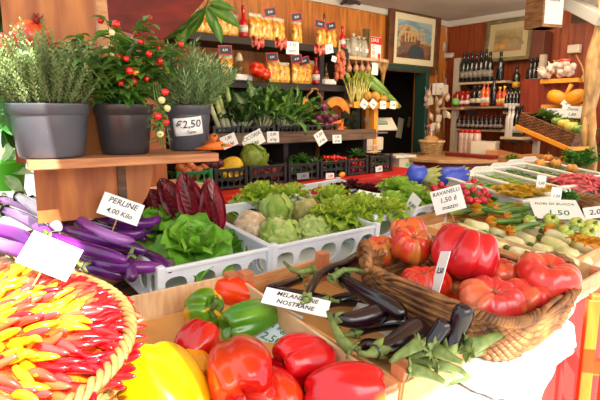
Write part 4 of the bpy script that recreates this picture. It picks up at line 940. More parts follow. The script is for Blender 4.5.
bluewrap('pale endives in blue paper, the bundle nearer the radishes', 453, 177, .10, (.77, -.60, .0), .058, .19, 2)
# radishes
M_rad = mat('radish_skin', (206, 14, 36), .3, c2=(226, 50, 76), scale=20, coat=.3)
r0 = MB().lathe([(0, -.034), (.002, -.024), (.008, -.018), (.016, -.008), (.018, .002), (.014, .012), (.006, .017), (0, .018)], 16).build('radish', M_rad)
MB().tube([(0, 0, .014), (.002, 0, .03), (.006, 0, .045)], .002, 5).build('stalk', M_stem, r0)
rads = []; random.seed(3)
rp = [(434, 188), (441, 185), (447, 189), (439, 193), (446, 195), (462, 187), (468, 184), (474, 181), (480, 186), (466, 193), (473, 190), (479, 195), (484, 191), (461, 197), (469, 200), (476, 201), (483, 200), (456, 192), (488, 196), (452, 199)]
for i, (x, y) in enumerate(rp):
    o = r0 if i == 0 else copy_tree(r0)
    o.location = D(x, y, .10+random.uniform(-.01, .02)); orient(o, (random.uniform(-.8, .8), random.uniform(-.3, .9), random.uniform(-.6, .6))); rads.append(o)
rank(rads, 'round red radish in the bunches by the price card, @', 'radish', 'red radishes')
leaf_head('radish_leaves', 'green radish leaves under the red radishes', 'leaves', D(474, 206, .05), .08, n=20, c1=(90, 140, 50), c2=(60, 116, 36), rib=(150, 180, 90), seed=81, ruf=.05)
card('white handwritten radish price card with 1,50 beside the red tomato', D(448, 200, .16), .125, .10, ['RAVANELLI', '*1,50 il', 'mazzo'], roll=-.32, lean=.2, pick=.06)
card('narrow white card seen at an angle above the streaked tomatoes', D(412, 205, .14), .055, .09, ['0,80'], roll=.5, lean=.1, pick=.05, yaw=-.7)
card('small white card among the curly lettuces', D(368, 197, .15), .09, .05, ['1,00'], roll=.2, lean=.6, pick=.04)
# bean troughs
random.seed(11)
trn = ['first', 'second', 'third', 'fourth', 'fifth']
for i in range(5):
    a = Vector((2.36+.27*i, 1.14+.03*i, 0)); a.z = zt(a.y)
    t = thing('vegetable_trough', 'long white trough of green vegetables, %s from the left of five' % trn[i], 'trough', a, (TILT, 0, -.22), 'long white troughs')
    W_, L2, HH = .225, .52, .10
    b = MB(); fl_ = .012
    for (x, y, sx, sy) in ((0, L2/2, .006, L2), (W_, L2/2, .006, L2), (W_/2, 0, W_, .006), (W_/2, L2, W_, .006)): b.box((x, y, HH/2), (sx, sy, HH))
    b.box((W_/2, L2/2, .004), (W_, L2, .008)); b.build('tub', mat('cream_plastic', (240, 238, 224), .4), t, smooth=False)
    b = MB()
    for (x, y, sx, sy) in ((0, L2/2, .03, L2+.02), (W_, L2/2, .03, L2+.02), (W_/2, 0, W_, .022), (W_/2, L2, W_, .022)): b.box((x, y, HH), (sx, sy, .012))
    b.prism([Vector((0, L2, HH)), Vector((W_*.25, L2, HH+.035)), Vector((W_*.75, L2, HH+.035)), Vector((W_, L2, HH))], .008).build('rim', mat('cream_plastic', (1, 1, 1)), t, smooth=False, bevel=.003)
    b = MB(); cols_ = [[(140, 190, 70), (110, 170, 50)], [(170, 200, 80), (130, 180, 60)], [(60, 110, 40), (90, 140, 50)], [(100, 150, 50), (60, 110, 40)], [(80, 130, 50), (120, 160, 60)]][i]
    for k in range(260):
        x = random.uniform(.02, W_-.02); y = random.uniform(.02, L2-.02); z = HH*.62+.022*random.random(); an = random.uniform(0, PI); l = .035
        d = Vector((math.cos(an)*l, math.sin(an)*l, random.uniform(-.006, .01))); b.cur = mixc(lin(cols_[0]), lin(cols_[1]), random.random()); b.hc = True
        c0 = Vector((min(max(x, .04), W_-.04), min(max(y, .04), L2-.04), z)); b.tube([c0-d, c0+Vector((0, 0, .005)), c0+d], [.003, .0045, .002], 5)
    o = b.build('green_beans', M_skin, None, a, (TILT, 0, -.22)); tag(o, 'green beans heaped in the %s trough from the left' % trn[i], 'beans', None, 'stuff')
for i, (px, py, x) in enumerate([(541, 183, 0), (556, 196, 1)]):
    card(['small folded white card standing among the troughs', 'small white card in front of the troughs near the red beans'][i], D(px, py, .15), .05, .08, ['1,50'], roll=.1, lean=.1, pick=.04, yaw=.5)
# small orange heap and pods in front of the troughs
random.seed(13); yl = []
M_yb = mat('yellow_pod', (226, 190, 60), .4, c2=(170, 190, 60), scale=30)
for i, (x, y) in enumerate([(502, 192), (512, 190), (522, 193), (532, 190), (508, 197), (520, 199), (530, 196), (540, 194)]):
    b = MB()
    for j in range(5): b.leaf((0, 0, 0), (math.cos(j*1.26+i), math.sin(j*1.26+i), .9), (-math.cos(j*1.26+i), -math.sin(j*1.26+i), 1), .075, .05, bend=.9, cup=.3, ruf=.05, c1=lin((220, 200, 70)), c2=lin((244, 170, 30)))
    yl.append(b.build('courgette_flower', M_leaf, None, D(x, y, .10)))
rank(yl, 'yellow orange courgette flower in front of the troughs, @', 'flower', 'heaped courgette flowers')
# red borlotti pods
bk_c = Vector(D(585, 196, .03)); bk_c.z = zt(bk_c.y)
wicker_basket('wicker_basket', 'low wicker basket of red borlotti pods at the right edge', bk_c, (TILT, 0, 0), circ(.20), .07, .1, 6, m=M_wick, npt=80, stake=24)
random.seed(17); pods = []
def pod_mesh(c):
    pts = [Vector((.004*math.sin(t*2.2), .008*math.sin(t*PI/10), -.055+.011*t)) for t in range(11)]
    return MB().tube(pts, [.0012]+[.0062+.0014*math.sin(t*2.4) for t in range(1, 10)]+[.001], 7).build('borlotti_pod', mat('pod%d' % c[1], c, .5, c2=(230, 120, 120), scale=40))
PM = [pod_mesh((206, 26, 52)), pod_mesh((222, 60, 76)), pod_mesh((190, 20, 40))]
for i in range(150):
    r = .19*math.sqrt(random.random()); a = random.random()*2*PI; o = PM[i % 3]
    if i > 2: o = o.copy(); C.objects.link(o)
    p = bk_c+Vector((r*math.cos(a), r*math.sin(a), .055+.075*(1-(r/.2)**2)+random.uniform(0, .02)+r*math.sin(a)*.1)); o.location = p
    orient(o, (math.cos(a*1.7+i), math.sin(a*1.7+i), random.uniform(-.25, .35))); tag(o, 'speckled red borlotti pod in the low wicker basket', 'bean pod', 'borlotti pods in the basket')
# parsley bunches
def bunch(label, cat, name, p, d, n, L, Wf, c1, c2, rib, spread=.5, seed=0, stem=.4, ruf=.08, bend=.5, leafy=1, group=None):
    """upright bunch: pale stalks with a leaf blade on top"""
    random.seed(seed); b = MB(); s = MB(); d = Vector(d).normalized(); x, y = frame(d)
    for k in range(n):
        a = k*2.4; q = math.sqrt(k/n)*spread; dd = (d+(x*math.cos(a)+y*math.sin(a))*q*random.uniform(.7, 1.2)).normalized(); l = L*random.uniform(.75, 1.05)
        off = (x*math.cos(a)+y*math.sin(a))*L*.07*q
        e = off+dd*l*stem; s.cur = rib; s.hc = True; s.tube([off, off+dd*l*stem*.5, e], [L*.030, L*.020, L*.010], 6, cols=[rib, rib, mixc(rib, c1, .5)])
        up = (x*math.cos(a)+y*math.sin(a))*-1+d*.2
        b.leaf(e, dd, up, l*(1-stem), L*Wf*random.uniform(.8, 1.2), bend=bend*random.uniform(.3, 1.3), cup=.15, ruf=ruf, rfreq=4, c1=mixc(c1, c2, random.random()), c2=mixc(c1, c2, random.random()), rib=mixc(rib, c1, .4), rw=.1, nt=9, ns=4)
    o = s.build(name, M_matte, None, p); tag(o, label, cat, group); b.build('leaves', M_leaf, o); return o
GA, GB, GR = lin((60, 120, 36)), lin((34, 88, 26)), lin((190, 206, 130))
def parsley(label, px, py, h, R, seed, c1=(54, 120, 34), c2=(80, 150, 50)):
    random.seed(seed); b = MB(); s = MB(); A1, A2 = lin(c1), lin(c2)
    for k in range(46):
        a = k*2.4; el = random.uniform(.1, 1.2); d = Vector((math.cos(a)*math.cos(el), math.sin(a)*math.cos(el), math.sin(el))); l = R*random.uniform(.6, 1); e = d*l
        s.tube([(0, 0, 0), e*.6, e], [.002, .0016, .001], 4)
        for j in range(7):
            q = Vector((random.uniform(-1, 1), random.uniform(-1, 1), random.uniform(-.3, 1))).normalized(); b.leaf(e-d*l*.06*j, q+d*.5, Vector((0, 0, 1)), R*.26, R*.2, bend=.4, cup=.1, ruf=.15, nt=4, ns=2, c1=mixc(A1, A2, random.random()), c2=A2, a=.9)
    o = s.build('parsley_bunch', M_stem, None, D(px, py, h)); b.build('leaves', M_leaf, o); tag(o, label, 'herb bunch')
parsley('bright green parsley bunch below the inclined basket tray', 578, 166, .10, .14, 1)
parsley('green parsley bunch at the right edge behind the red pods', 596, 160, .10, .13, 2)
parsley('small parsley bunch lower left of the red pods', 566, 203, .08, .07, 3)
parsley('leafy herb bunch at the far end of the troughs', 512, 160, .10, .05, 4, (90, 150, 50), (140, 180, 70))
# ---- wooden box and bread coloured gourds behind the troughs
random.seed(2)
fb = thing('wooden_crate', 'wooden crate with tan pods beneath the inclined basket tray', 'crate', (3.55, 1.66, zt(1.66)), (TILT, 0, -.2))
for (x, y, sx, sy) in ((0, .15, .01, .3), (.45, .15, .01, .3), (.225, 0, .45, .01), (.225, .3, .45, .01)): MB().box((x, y, .06), (sx, sy, .10)).build('side_board', M_crate, fb, smooth=False)
MB().box((.225, .15, .02), (.45, .3, .01)).build('base', M_crate, fb, smooth=False)
gl = []
for i, (x, y) in enumerate([(548, 158), (556, 163), (565, 159), (540, 163), (572, 168)]):
    b = fruit(.035, .06, 7, .1, cA=(236, 170, 84), cB=(214, 130, 60), seed=i).build('small_gourd', M_matte); b.location = D(x, y, .12); MB().tube([(0, 0, .02), (.004, 0, .045)], .005, 6).build('stem', M_stem, b); gl.append(b)
rank(gl, 'small tan orange gourd below the inclined basket tray, @', 'gourd', 'small tan gourds')
# ================================================================== LOWER BLACK CRATES ON THE RED LEDGE
zc0 = 1.062; Yc = 2.44
def ycr(px): return WY(px, 180, Yc).x
def bcrate(label, p0, p1, h, m=M_black, length=.34, Y=Yc, z=zc0, n=5, rows=2):
    x0, x1 = WY(p0, 180, Y).x, WY(p1, 180, Y).x
    t = thing('plastic_crate', label, 'crate', (x0+.01, Y, z)); plastic_crate(label, 0, 0, h, length, m=m, n=n, nl=5, rows=rows, t=t, w=x1-x0-.02, fx=.8, fz=.7); return x0, x1
M_gcr = mat('green_plastic', (20, 128, 62), .4, c2=(14, 110, 50), scale=6)
bcrate('green plastic crate of onions behind the third plant pot', 176, 212, .12, M_gcr)
bcrate('black plastic crate with yellow melons, leftmost of the black ones', 214, 247, .12)
bcrate('black plastic crate with the green cabbage and red potatoes', 249, 286, .12)
bcrate('black plastic crate with dark green courgettes', 288, 318, .11)
bcrate('black plastic crate with bundled green beans and a price card', 320, 346, .11)
bcrate('black plastic crate with bright red cherry tomatoes', 347, 367, .11)
bcrate('black plastic crate with dark greens, rightmost of the row', 369, 391, .12)
def heapP(px, py, Y=Yc+.1): return WY(px, py, Y)
M_on = mat('onion_skin', (206, 120, 60), .4, c2=(176, 88, 40), scale=30)
def copies(proto, pts, what, cat, group, sc=(.85, 1.15), seed=0, lie=False):
    random.seed(seed); L_o = []
    for i, p in enumerate(pts):
        o = proto if i == 0 else copy_tree(proto); o.location = p; k = random.uniform(*sc); o.scale = (k, k, k)
        orient(o, (random.uniform(-1, 1), random.uniform(-1, 1), random.uniform(-.1, .5) if lie else random.uniform(.2, 1))); L_o.append(o)
    rank(L_o, what, cat, group)
onion = MB().lathe([(0, -.03), (.018, -.026), (.03, -.01), (.031, .004), (.02, .02), (.006, .03), (.004, .044)], 16).build('onion', M_on)
copies(onion, [heapP(x, y) for x, y in [(180, 168), (186, 171), (192, 168), (198, 171), (204, 168), (190, 166), (184, 176), (196, 175)]], 'brown onion in the green crate, @', 'onion', 'brown onions', seed=1)
mel = fruit(.062, .14, 9, .05, cA=(240, 200, 40), cB=(226, 180, 30), seed=4, dimT=.04, dimB=.0, wob=.02).build('yellow_melon', M_matte); MB().tube([(0, 0, .055), (0, 0, .085)], .006, 6).build('stem', M_stem, mel)
mel.location = heapP(232, 167); orient(mel, (1, -.3, .3)); tag(mel, 'bright yellow melon in the leftmost black crate', 'melon')
lm = MB().lathe([(0, -.04), (.008, -.034), (.022, -.022), (.027, 0), (.022, .02), (.008, .032), (0, .037)], 14).build('lemon', mat('lemon_skin', (240, 206, 50), .4, bump=.2, bscale=200))
copies(lm, [heapP(x, y, Yc+.08) for x, y in [(242, 170), (238, 174), (222, 172), (226, 175), (234, 177)]], 'yellow lemon beside the melon, @', 'lemon', 'lemons', seed=2, lie=True)
rp_ = MB().grid(lambda u, v: Vector((.03*math.sin(PI*u)*math.cos(2*PI*v), .027*math.sin(PI*u)*math.sin(2*PI*v), -.036*math.cos(PI*u))), 10, 14, wrap=True).build('beetroot', mat('beet_skin', (92, 18, 36), .5, c2=(60, 12, 26), scale=20))
copies(rp_, [heapP(x, y, Yc+.1) for x, y in [(207, 164), (213, 166), (219, 163), (211, 170)]], 'dark purple beetroot between the onions and the melon, @', 'beetroot', 'beetroots', seed=3)
ball_head('savoy_cabbage', 'round yellow green cabbage on top of the black crate', 'cabbage', heapP(254, 157), .078, (186, 200, 90), (150, 176, 60), 11, .95, .03, None, 7, up=(.1, -.5, 1))
po_ = MB().grid(lambda u, v: Vector((.028*math.sin(PI*u)*math.cos(2*PI*v), .026*math.sin(PI*u)*math.sin(2*PI*v), -.037*math.cos(PI*u))), 10, 14, wrap=True).build('red_potato', mat('potato_skin', (170, 74, 50), .6, c2=(140, 54, 40), scale=20))
copies(po_, [heapP(x, y, Yc+.08) for x, y in [(260, 170), (266, 167), (272, 170), (278, 168), (255, 172), (264, 174), (271, 175), (278, 174), (284, 170)]], 'red skinned potato in front of the cabbage, @', 'potato', 'red potatoes', seed=4)
dc = MB().tube([(0, 0, -.08), (.004, 0, 0), (0, 0, .08)], [.014, .019, .016], 12).build('dark_courgette', mat('dark_courgette', (34, 70, 26), .3, c2=(50, 90, 36), scale=20)); MB().tube([(0, 0, .078), (0, 0, .1)], [.012, .009], 6).build('stem', M_stem, dc)
copies(dc, [heapP(x, y, Yc+.12) for x, y in [(291, 166), (296, 169), (302, 165), (308, 168), (313, 165), (300, 171), (310, 172)]], 'dark green courgette in the black crate, @', 'courgette', 'dark courgettes', seed=5, lie=True)
for i, (x, y, lb_) in enumerate([(316, 163, 'loose light green leafy tops over the courgette crate'), (330, 162, 'bundle of green leaves left of the cherry tomatoes'), (379, 158, 'dark green leafy bundle in the rightmost black crate'), (357, 153, 'green leafy bundle behind the cherry tomatoes'), (302, 158, 'dark leafy bundle in the shade behind the courgettes')]):
    leaf_head('leafy_bundle', lb_, 'greens', heapP(x, y+3, Yc+.12), .075, n=26, c1=(90, 140, 50), c2=(50, 100, 30), rib=(140, 170, 80), seed=90+i, W=.35, ruf=.06)
ct_ = MB().lathe([(0, -.014), (.009, -.011), (.0145, 0), (.010, .011), (0, .013)], 12).build('cherry_tomato', mat('cherry_skin', (222, 24, 14), .25, coat=.3))
MB().tube([(0, 0, .012), (.002, 0, .022)], .0015, 4).build('stem', M_stem, ct_)
random.seed(21); pts_ = []
for i in range(64):
    k = i/64; px = 323+46*random.random(); py = 157+random.uniform(0, 7)+(3 if px > 346 else 0); pts_.append(heapP(px, py, Yc+.05+.18*random.random()))
random.seed(22)
for i in range(16): pts_.append(heapP(348+18*random.random(), 162+9*random.random(), Yc+.03))
for i, p in enumerate(pts_):
    o = ct_ if i == 0 else copy_tree(ct_); o.location = p; orient(o, (random.uniform(-1, 1), random.uniform(-1, 1), 1)); k = random.uniform(.9, 1.25); o.scale = (k, k, k); tag(o, 'small bright red cherry tomato heaped in the black crates', 'tomato', 'cherry tomatoes')
ol = MB().lathe([(0, -.03), (.016, -.02), (.02, 0), (.015, .02), (0, .03)], 12).build('loquat', mat('loquat_skin', (236, 160, 40), .4)); tag(ol, 'single small orange fruit lying on the red ledge', 'fruit'); ol.location = WY(342, 180, 2.40); ol.location.z = 1.08; orient(ol, (1, .2, .2))
for i, (x, y, r_, lb_) in enumerate([(330, 176, .05, 'small white card on the front of the green bean crate'), (379, 169, -.05, 'small white card on the rightmost black crate'), (303, 176, 0, 'small grey card low on the courgette crate')]):
    card(lb_, WY(x, y, Yc-.02), .075 if i != 2 else .1, .04, ['1,50'], rz=0, lean=.1, roll=r_, pick=0, m=M_paper if i != 2 else mat('grey_card', (130, 136, 140), .6))
# ================================================================== GREENS ON THE PLANK SHELF
Yp = 2.72
zp = 1.36
def PS_(px, Y=Yp): v = WY(px, 130, Y); return Vector((v.x, Y, zp))
for (a_, b_, lb_) in [(214, 240, 'black plastic tray of leeks on the plank shelf'), (242, 275, 'black plastic tray of chard and fennel on the plank shelf'), (277, 304, 'black plastic tray of chicory on the plank shelf'), (306, 336, 'black plastic tray of artichokes and turnips on the plank shelf')]:
    bcrate(lb_, a_, b_, .05, Y=2.63, z=zp, length=.4, n=6, rows=1)
GW = lin((226, 232, 190))
for i, (px, dx, L_l) in enumerate([(216, -.35, .42), (221, -.25, .42), (226, -.30, .38), (231, -.15, .40)]):
    s = MB(); e = Vector((dx, .1, 1)).normalized(); s.tube([Vector((0, 0, 0)), e*.14, e*.26, e*L_l*.8], [.016, .015, .016, .012], 9, cols=[lin((236, 234, 206)), lin((214, 226, 160)), lin((120, 170, 70)), lin((60, 120, 40))])
    o = s.build('leek', M_matte, None, PS_(px)+Vector((.03, 0, .02))); b = MB()
    for j in range(6): b.leaf(e*L_l*.6, e+Vector((math.cos(j*1.05), .3*math.sin(j*1.05), 0))*.35, (-math.cos(j), 0, .4), L_l*.6, .035, bend=.8, cup=.3, c1=lin((90, 150, 60)), c2=lin((50, 110, 40)))
    b.build('leaves', M_leaf, o); tag(o, 'pale leek leaning left on the plank shelf, %s of four' % ['leftmost', 'second', 'third', 'rightmost'][i], 'leek', 'leeks')
DG, DG2, MG, BG = lin((44, 96, 34)), lin((28, 72, 26)), lin((90, 146, 50)), lin((126, 176, 60))
bs = [(243, 'dark green chard bunch right of the leeks', .30, DG, DG2, .30, 5, 14, .35), (254, 'tall dark leafy bunch in the middle of the plank shelf', .34, DG, lin((60, 116, 40)), .28, 6, 14, .3), (262, 'pale stalked fennel bunch at the front of the tray', .29, BG, MG, .10, 7, 16, .5), (270, 'dark green leaf bunch behind the fennel stalks', .36, DG, MG, .24, 8, 14, .35), (283, 'bright green jagged chicory bunch with white base', .34, MG, BG, .15, 9, 18, .3), (293, 'tall chicory bunch leaning right toward the handled basket', .35, MG, lin((60, 120, 36)), .15, 10, 18, .3), (236, 'dark green leaves beside the leeks', .27, DG, MG, .28, 11, 12, .3)]
for i, (px, lb_, L_l, c1, c2, Wf, sd_, n_, st_) in enumerate(bs):
    bunch(lb_, 'greens', 'leafy_greens', PS_(px, Yp+[.0, .10, -.04, .12, -.02, .04, .06][i])+Vector((0, 0, .03)), (.12 if px > 260 else -.12, -.25, 1), n_, L_l, Wf, c1, c2, GW, .95, sd_, st_, .22, 1.3)
M_pk = mat('pumpkin_flesh', (240, 140, 30), .5, c2=(226, 110, 20), scale=14)
M_pr = mat('pumpkin_rind', (170, 120, 60), .6, c2=(110, 110, 60), scale=18)
def pslice(label, p, R, rot, sc=1):
    o = thing('pumpkin_slice', label, 'pumpkin', p, rot)
    poly = [Vector((R*math.cos(t), 0, R*math.sin(t))) for t in [k*PI/14 for k in range(15)]]+[Vector((R*.55*math.cos(t), 0, R*.5*math.sin(t))) for t in [k*PI/10 for k in range(10, -1, -1)]]
    MB().prism(poly, .035).build('flesh', M_pk, o, smooth=False, bevel=.004)
    MB().grid(lambda u, v: Vector((R*1.01*math.cos(PI*v), .035*u, R*1.01*math.sin(PI*v))), 3, 20).build('rind', M_pr, o, solid=.004)
pslice('large orange pumpkin slice left of the handled basket', PS_(306)+Vector((0, .06, .11)), .13, (.1, .3, 0))
pslice('orange pumpkin slice right of the handled basket', PS_(342)+Vector((-.02, .04, .12)), .13, (.1, .7, 0))
hb = wicker_basket('handled_basket', 'dark wicker basket with a tall round handle on the plank shelf', PS_(325)+Vector((0, .12, .06)), (0, 0, .2), circ(.09), .10, .15, 7, m=mat('dark_wicker', (110, 60, 30), .5, c2=(70, 36, 20), scale=20), npt=60, stake=20)
MB().tube([(.095*math.cos(PI*k/20), .012*math.sin(k*1.3), .10+.15*math.sin(PI*k/20)) for k in range(21)], .008, 7).build('handle', M_wick, hb)
tn = MB().lathe([(0, -.035), (.02, -.028), (.032, -.008), (.032, .008), (.018, .024), (0, .028)], 16).build('red_onion', mat('red_onion', (96, 30, 60), .3, c2=(130, 50, 84), scale=20)); MB().tube([(0, 0, .024), (.004, 0, .05)], [.006, .003], 6).build('stem', M_stem, tn)
copies(tn, [WY(x, y, Yp-.02) for x, y in [(324, 114), (330, 120), (318, 118), (334, 117), (326, 126), (323, 107)]], 'dark red onion heaped in front of the handled basket, @', 'onion', 'red onions', seed=6)
def artichoke(p, seed):
    random.seed(seed); b = MB()
    for k in range(34):
        a = k*2.4; t = k/34; el = PI/2*(1-t)*.9+.1; rd = Vector((math.cos(a), math.sin(a), 0)); d = Vector((rd.x*math.cos(el), rd.y*math.cos(el), math.sin(el)))
        b.leaf(rd*.006, d+rd*.3, Vector((-rd.x, -rd.y, .6)), .055, .034, bend=-.9, cup=.25, nt=5, ns=2, c1=lin((110, 134, 74)), c2=lin((76, 70, 66)))
    o = b.build('artichoke', M_leaf, None, p); MB().tube([(0, 0, 0), (0, 0, -.05)], .009, 7).build('stem', M_stem, o); orient(o, (random.uniform(-.6, .6), -.8, .6)); return o
rank([artichoke(WY(x, y, Yp-.0), i) for i, (x, y) in enumerate([(301, 117), (308, 121), (342, 117), (348, 121), (353, 118), (345, 125), (306, 127), (314, 126), (352, 126)])], 'dark green purple artichoke on the plank shelf, @', 'artichoke', 'artichokes')
cr0 = MB().tube([(0, 0, -.08), (0, 0, 0), (0, 0, .07)], [.003, .012, .017], 10).build('carrot', mat('carrot_skin', (236, 120, 30), .5, c2=(222, 96, 20), scale=30)); MB().tube([(0, 0, .068), (.004, 0, .09)], .005, 5).build('stem', M_stem, cr0)
copies(cr0, [WY(x, y, Yp-.03) for x, y in [(333, 124), (337, 127), (341, 130), (335, 130)]], 'orange carrot lying beside the artichokes, @', 'carrot', 'carrots on the plank', seed=8, lie=True)
cr1 = copy_tree(cr0)
copies(cr1, [G(x, y, 1.405) for x, y in [(212, 143), (216, 146), (209, 147), (219, 145)]], 'large orange carrot right of the third plant pot, @', 'carrot', 'carrots by the pot', sc=(.6, .75), seed=9, lie=True)
for i, (x, y, w_, h_, rl_, s_) in enumerate([(229, 141, .10, .075, .35, '1,80'), (253, 140, .15, .09, .42, 'CICORIA'), (273, 137, .085, .07, 0, '2,00'), (320.5, 138, .08, .09, .5, '1,50'), (337, 139, .075, .06, 0, '1,20')]):
    card(['white card tilted on the plank beneath the leeks', 'large green lettered card tilted beneath the dark greens', 'square white card beneath the fennel', 'diamond tilted white card near the artichokes', 'small square white card at the right end of the plank'][i], WY(x, y, 2.57), w_, h_, [s_, 'al kg'], rz=-.2, lean=.1, roll=-rl_, ink=M_grn_ink if i == 1 else M_ink, pick=0)
# ================================================================== POTTED HERBS ON THE LEFT SHELF
M_pot = mat('pot_plastic', (74, 76, 82), .3, c2=(88, 92, 100), scale=4)
def pot(name, label, px, py, dia, H, cap_, m=M_pot):
    q = G(px, py, 1.386); d = Vector((q.x, q.y, 0)).normalized(); r0 = dia*.40
    t = thing(name, label, 'potted plant', q+d*r0)
    R = dia/2
    MB().lathe([(r0*.92, .0), (r0, .004), (r0+(R-r0)*.72, H*.78), (R*.955, H*.80), (R, H*.81), (R*1.01, H*.97), (R*1.03, H), (R*.97, H), (R*.94, H*.93), (R*.2, H*.90), (0, H*.90)], 40).build('pot', m, t)
    MB().lathe([(0, H*.915), (R*.93, H*.91)], 24).build('soil', M_soil, t)
    return t, R, H
t1, R1, H1 = pot('potted_thyme', 'thyme bush in a large grey plastic pot, leftmost on the plank shelf', 53, 159, .195, .135, '')
t2, R2, H2_ = pot('potted_chilli_plant', 'pepper plant with round red fruits in a dark pot, middle of the shelf', 126, 155, .158, .135, '', mat('pot_dark', (44, 42, 44), .28, c2=(58, 56, 58), scale=4))
t3, R3, H3 = pot('potted_rosemary', 'rosemary in a grey pot wearing a 2,50 euro label', 189, 151, .142, .135, '', mat('pot_grey2', (66, 68, 74), .3, c2=(78, 80, 88), scale=4))
def herb(t, R, H, n, L, lean, nl, lw, ll, c1, c2, seed, stemc, curl=0):
    random.seed(seed); s = MB(); b = MB(); A1, A2 = lin(c1), lin(c2)
    for k in range(n):
        a = k*2.4; q = math.sqrt((k+.5)/n); base = Vector((R*.8*q*math.cos(a), R*.8*q*math.sin(a), H*.9)); l = L*random.uniform(.6, 1.05)*(1-.25*q)
        d = Vector((math.cos(a)*q*lean, math.sin(a)*q*lean, 1)).normalized(); pts = [base]; x_, y_ = frame(d); w1 = random.uniform(-.2, .2)
        m_ = 8; cur = d
        for j in range(m_):
            cur = (cur+Vector((random.uniform(-.14, .14), random.uniform(-.14, .14), .03))).normalized(); pts.append(pts[-1]+cur*l/m_)
        s.tube(pts, [.0016*(1-j/(m_*1.4)) for j in range(m_+1)], 4)
        for j in range(nl):
            t_ = .12+.9*j/nl; i = min(int(t_*m_), m_-1); f = t_*m_-i; p = pts[i].lerp(pts[i+1], min(f, 1)); dd = (pts[i+1]-pts[i]).normalized(); aa = j*2.4+k
            x2, y2 = frame(dd); rd = x2*math.cos(aa)+y2*math.sin(aa); ld = (rd+dd*(.9-curl)).normalized(); l2 = ll*random.uniform(.7, 1.1); sd_ = ld.cross(dd).normalized()*lw/2
            c_ = mixc(A1, A2, random.random()); i0 = len(b.v)
            b.add(p, c_); b.add(p+ld*l2*.5+sd_, c_); b.add(p+ld*l2, c_); b.add(p+ld*l2*.5-sd_, c_); b.f.append([i0, i0+1, i0+2, i0+3])
    s.build('stems', stemc, t); b.build('leaves', M_leaf, t, smooth=False)
herb(t1, R1, H1, 200, .225, .85, 54, .0062, .013, (124, 148, 92), (166, 184, 120), 1, mat('thyme_stem', (120, 110, 76), .7))
herb(t3, R3, H3, 105, .20, 1.15, 40, .0052, .030, (110, 144, 84), (170, 192, 132), 2, mat('rosemary_stem', (110, 100, 70), .7), curl=-.3)
# pepper plant
random.seed(6); s = MB(); b = MB(); nf = []; A1, A2 = lin((70, 116, 44)), lin((110, 156, 66))
for k in range(54):
    a = k*2.4; q = math.sqrt((k+.5)/54); base = Vector((R2*.25*q*math.cos(a), R2*.25*q*math.sin(a), H2_*.9)); l = .285*random.uniform(.6, 1.05)*(1-.2*q)
    d = Vector((math.cos(a)*q*1.15, math.sin(a)*q*1.15, .9)).normalized(); pts = [base]; cur = d
    for j in range(6): cur = (cur+Vector((random.uniform(-.2, .2), random.uniform(-.2, .2), .04))).normalized(); pts.append(pts[-1]+cur*l/6)
    s.tube(pts, [.0026*(1-j/9) for j in range(7)], 5)
    for j in range(17):
        i = min(5, 1+j//3); p = pts[i].lerp(pts[i+1], random.random()); aa = random.random()*6.28; rd = Vector((math.cos(aa), math.sin(aa), random.uniform(-.2, .7)))
        b.leaf(p, rd, Vector((0, 0, 1)), random.uniform(.035, .062), random.uniform(.016, .026), bend=.7, cup=.2, nt=5, ns=2, c1=mixc(A1, A2, random.random()), c2=A2, a=.8)
    nf += [pts[-1]+Vector((random.uniform(-.01, .01), random.uniform(-.01, .01), -.005)), pts[4]+Vector((random.uniform(-.02, .02), random.uniform(-.02, .02), 0))]
s.build('stems', M_stem, t2); b.build('leaves', M_leaf, t2)
fr = [MB().lathe([(0, -.0095), (.006, -.008), (.0098, -.001), (.008, .006), (0, .009)], 14).build('fruit', mat('berry%d' % i, c, .2, coat=.4), t2) for i, c in enumerate([(214, 20, 16), (226, 44, 20), (236, 150, 30), (206, 196, 130)])]
for i, p in enumerate(random.sample(nf, 66)):
    j = 0 if i % 8 < 4 else (1 if i % 8 < 6 else (2 if i % 8 == 6 else 3)); o = fr[j]
    if i >= 8 or o.get('u'): o = o.copy(); C.objects.link(o); o.parent = t2
    o['u'] = 1; o.location = p; k = random.uniform(.75, 1.1); o.scale = (k, k, k)
for o in list(t2.children):
    if 'u' in o: del o['u']
# label on the third pot
q = screen(t3.location); v = Vector((-t3.location.x, -t3.location.y, 0)).normalized(); lp = thing('price_label', 'white label reading 2,50 euro stuck on the rosemary pot', 'price label', t3.location+v*(R3*.925)+Vector((0, 0, .072)))
rzl = to_cam(t3.location); lp.rotation_euler = (Matrix.Rotation(rzl, 3, 'Z') @ Matrix.Rotation(.1, 3, 'X') @ Matrix.Rotation(-.10, 3, 'Y')).to_euler()
MB().grid(lambda u, v_: Vector((.068*math.sin((u-.5)*1.3), .068*(1-math.cos((u-.5)*1.3))-.001, (v_-.5)*.052)), 12, 2).build('paper', M_paper, lp, solid=.001)
text('€2,50', .031, M_ink, lp, (0, -.004, .006), sx=1.0); text('l\'uno', .013, M_ink, lp, (.008, -.003, -.017))
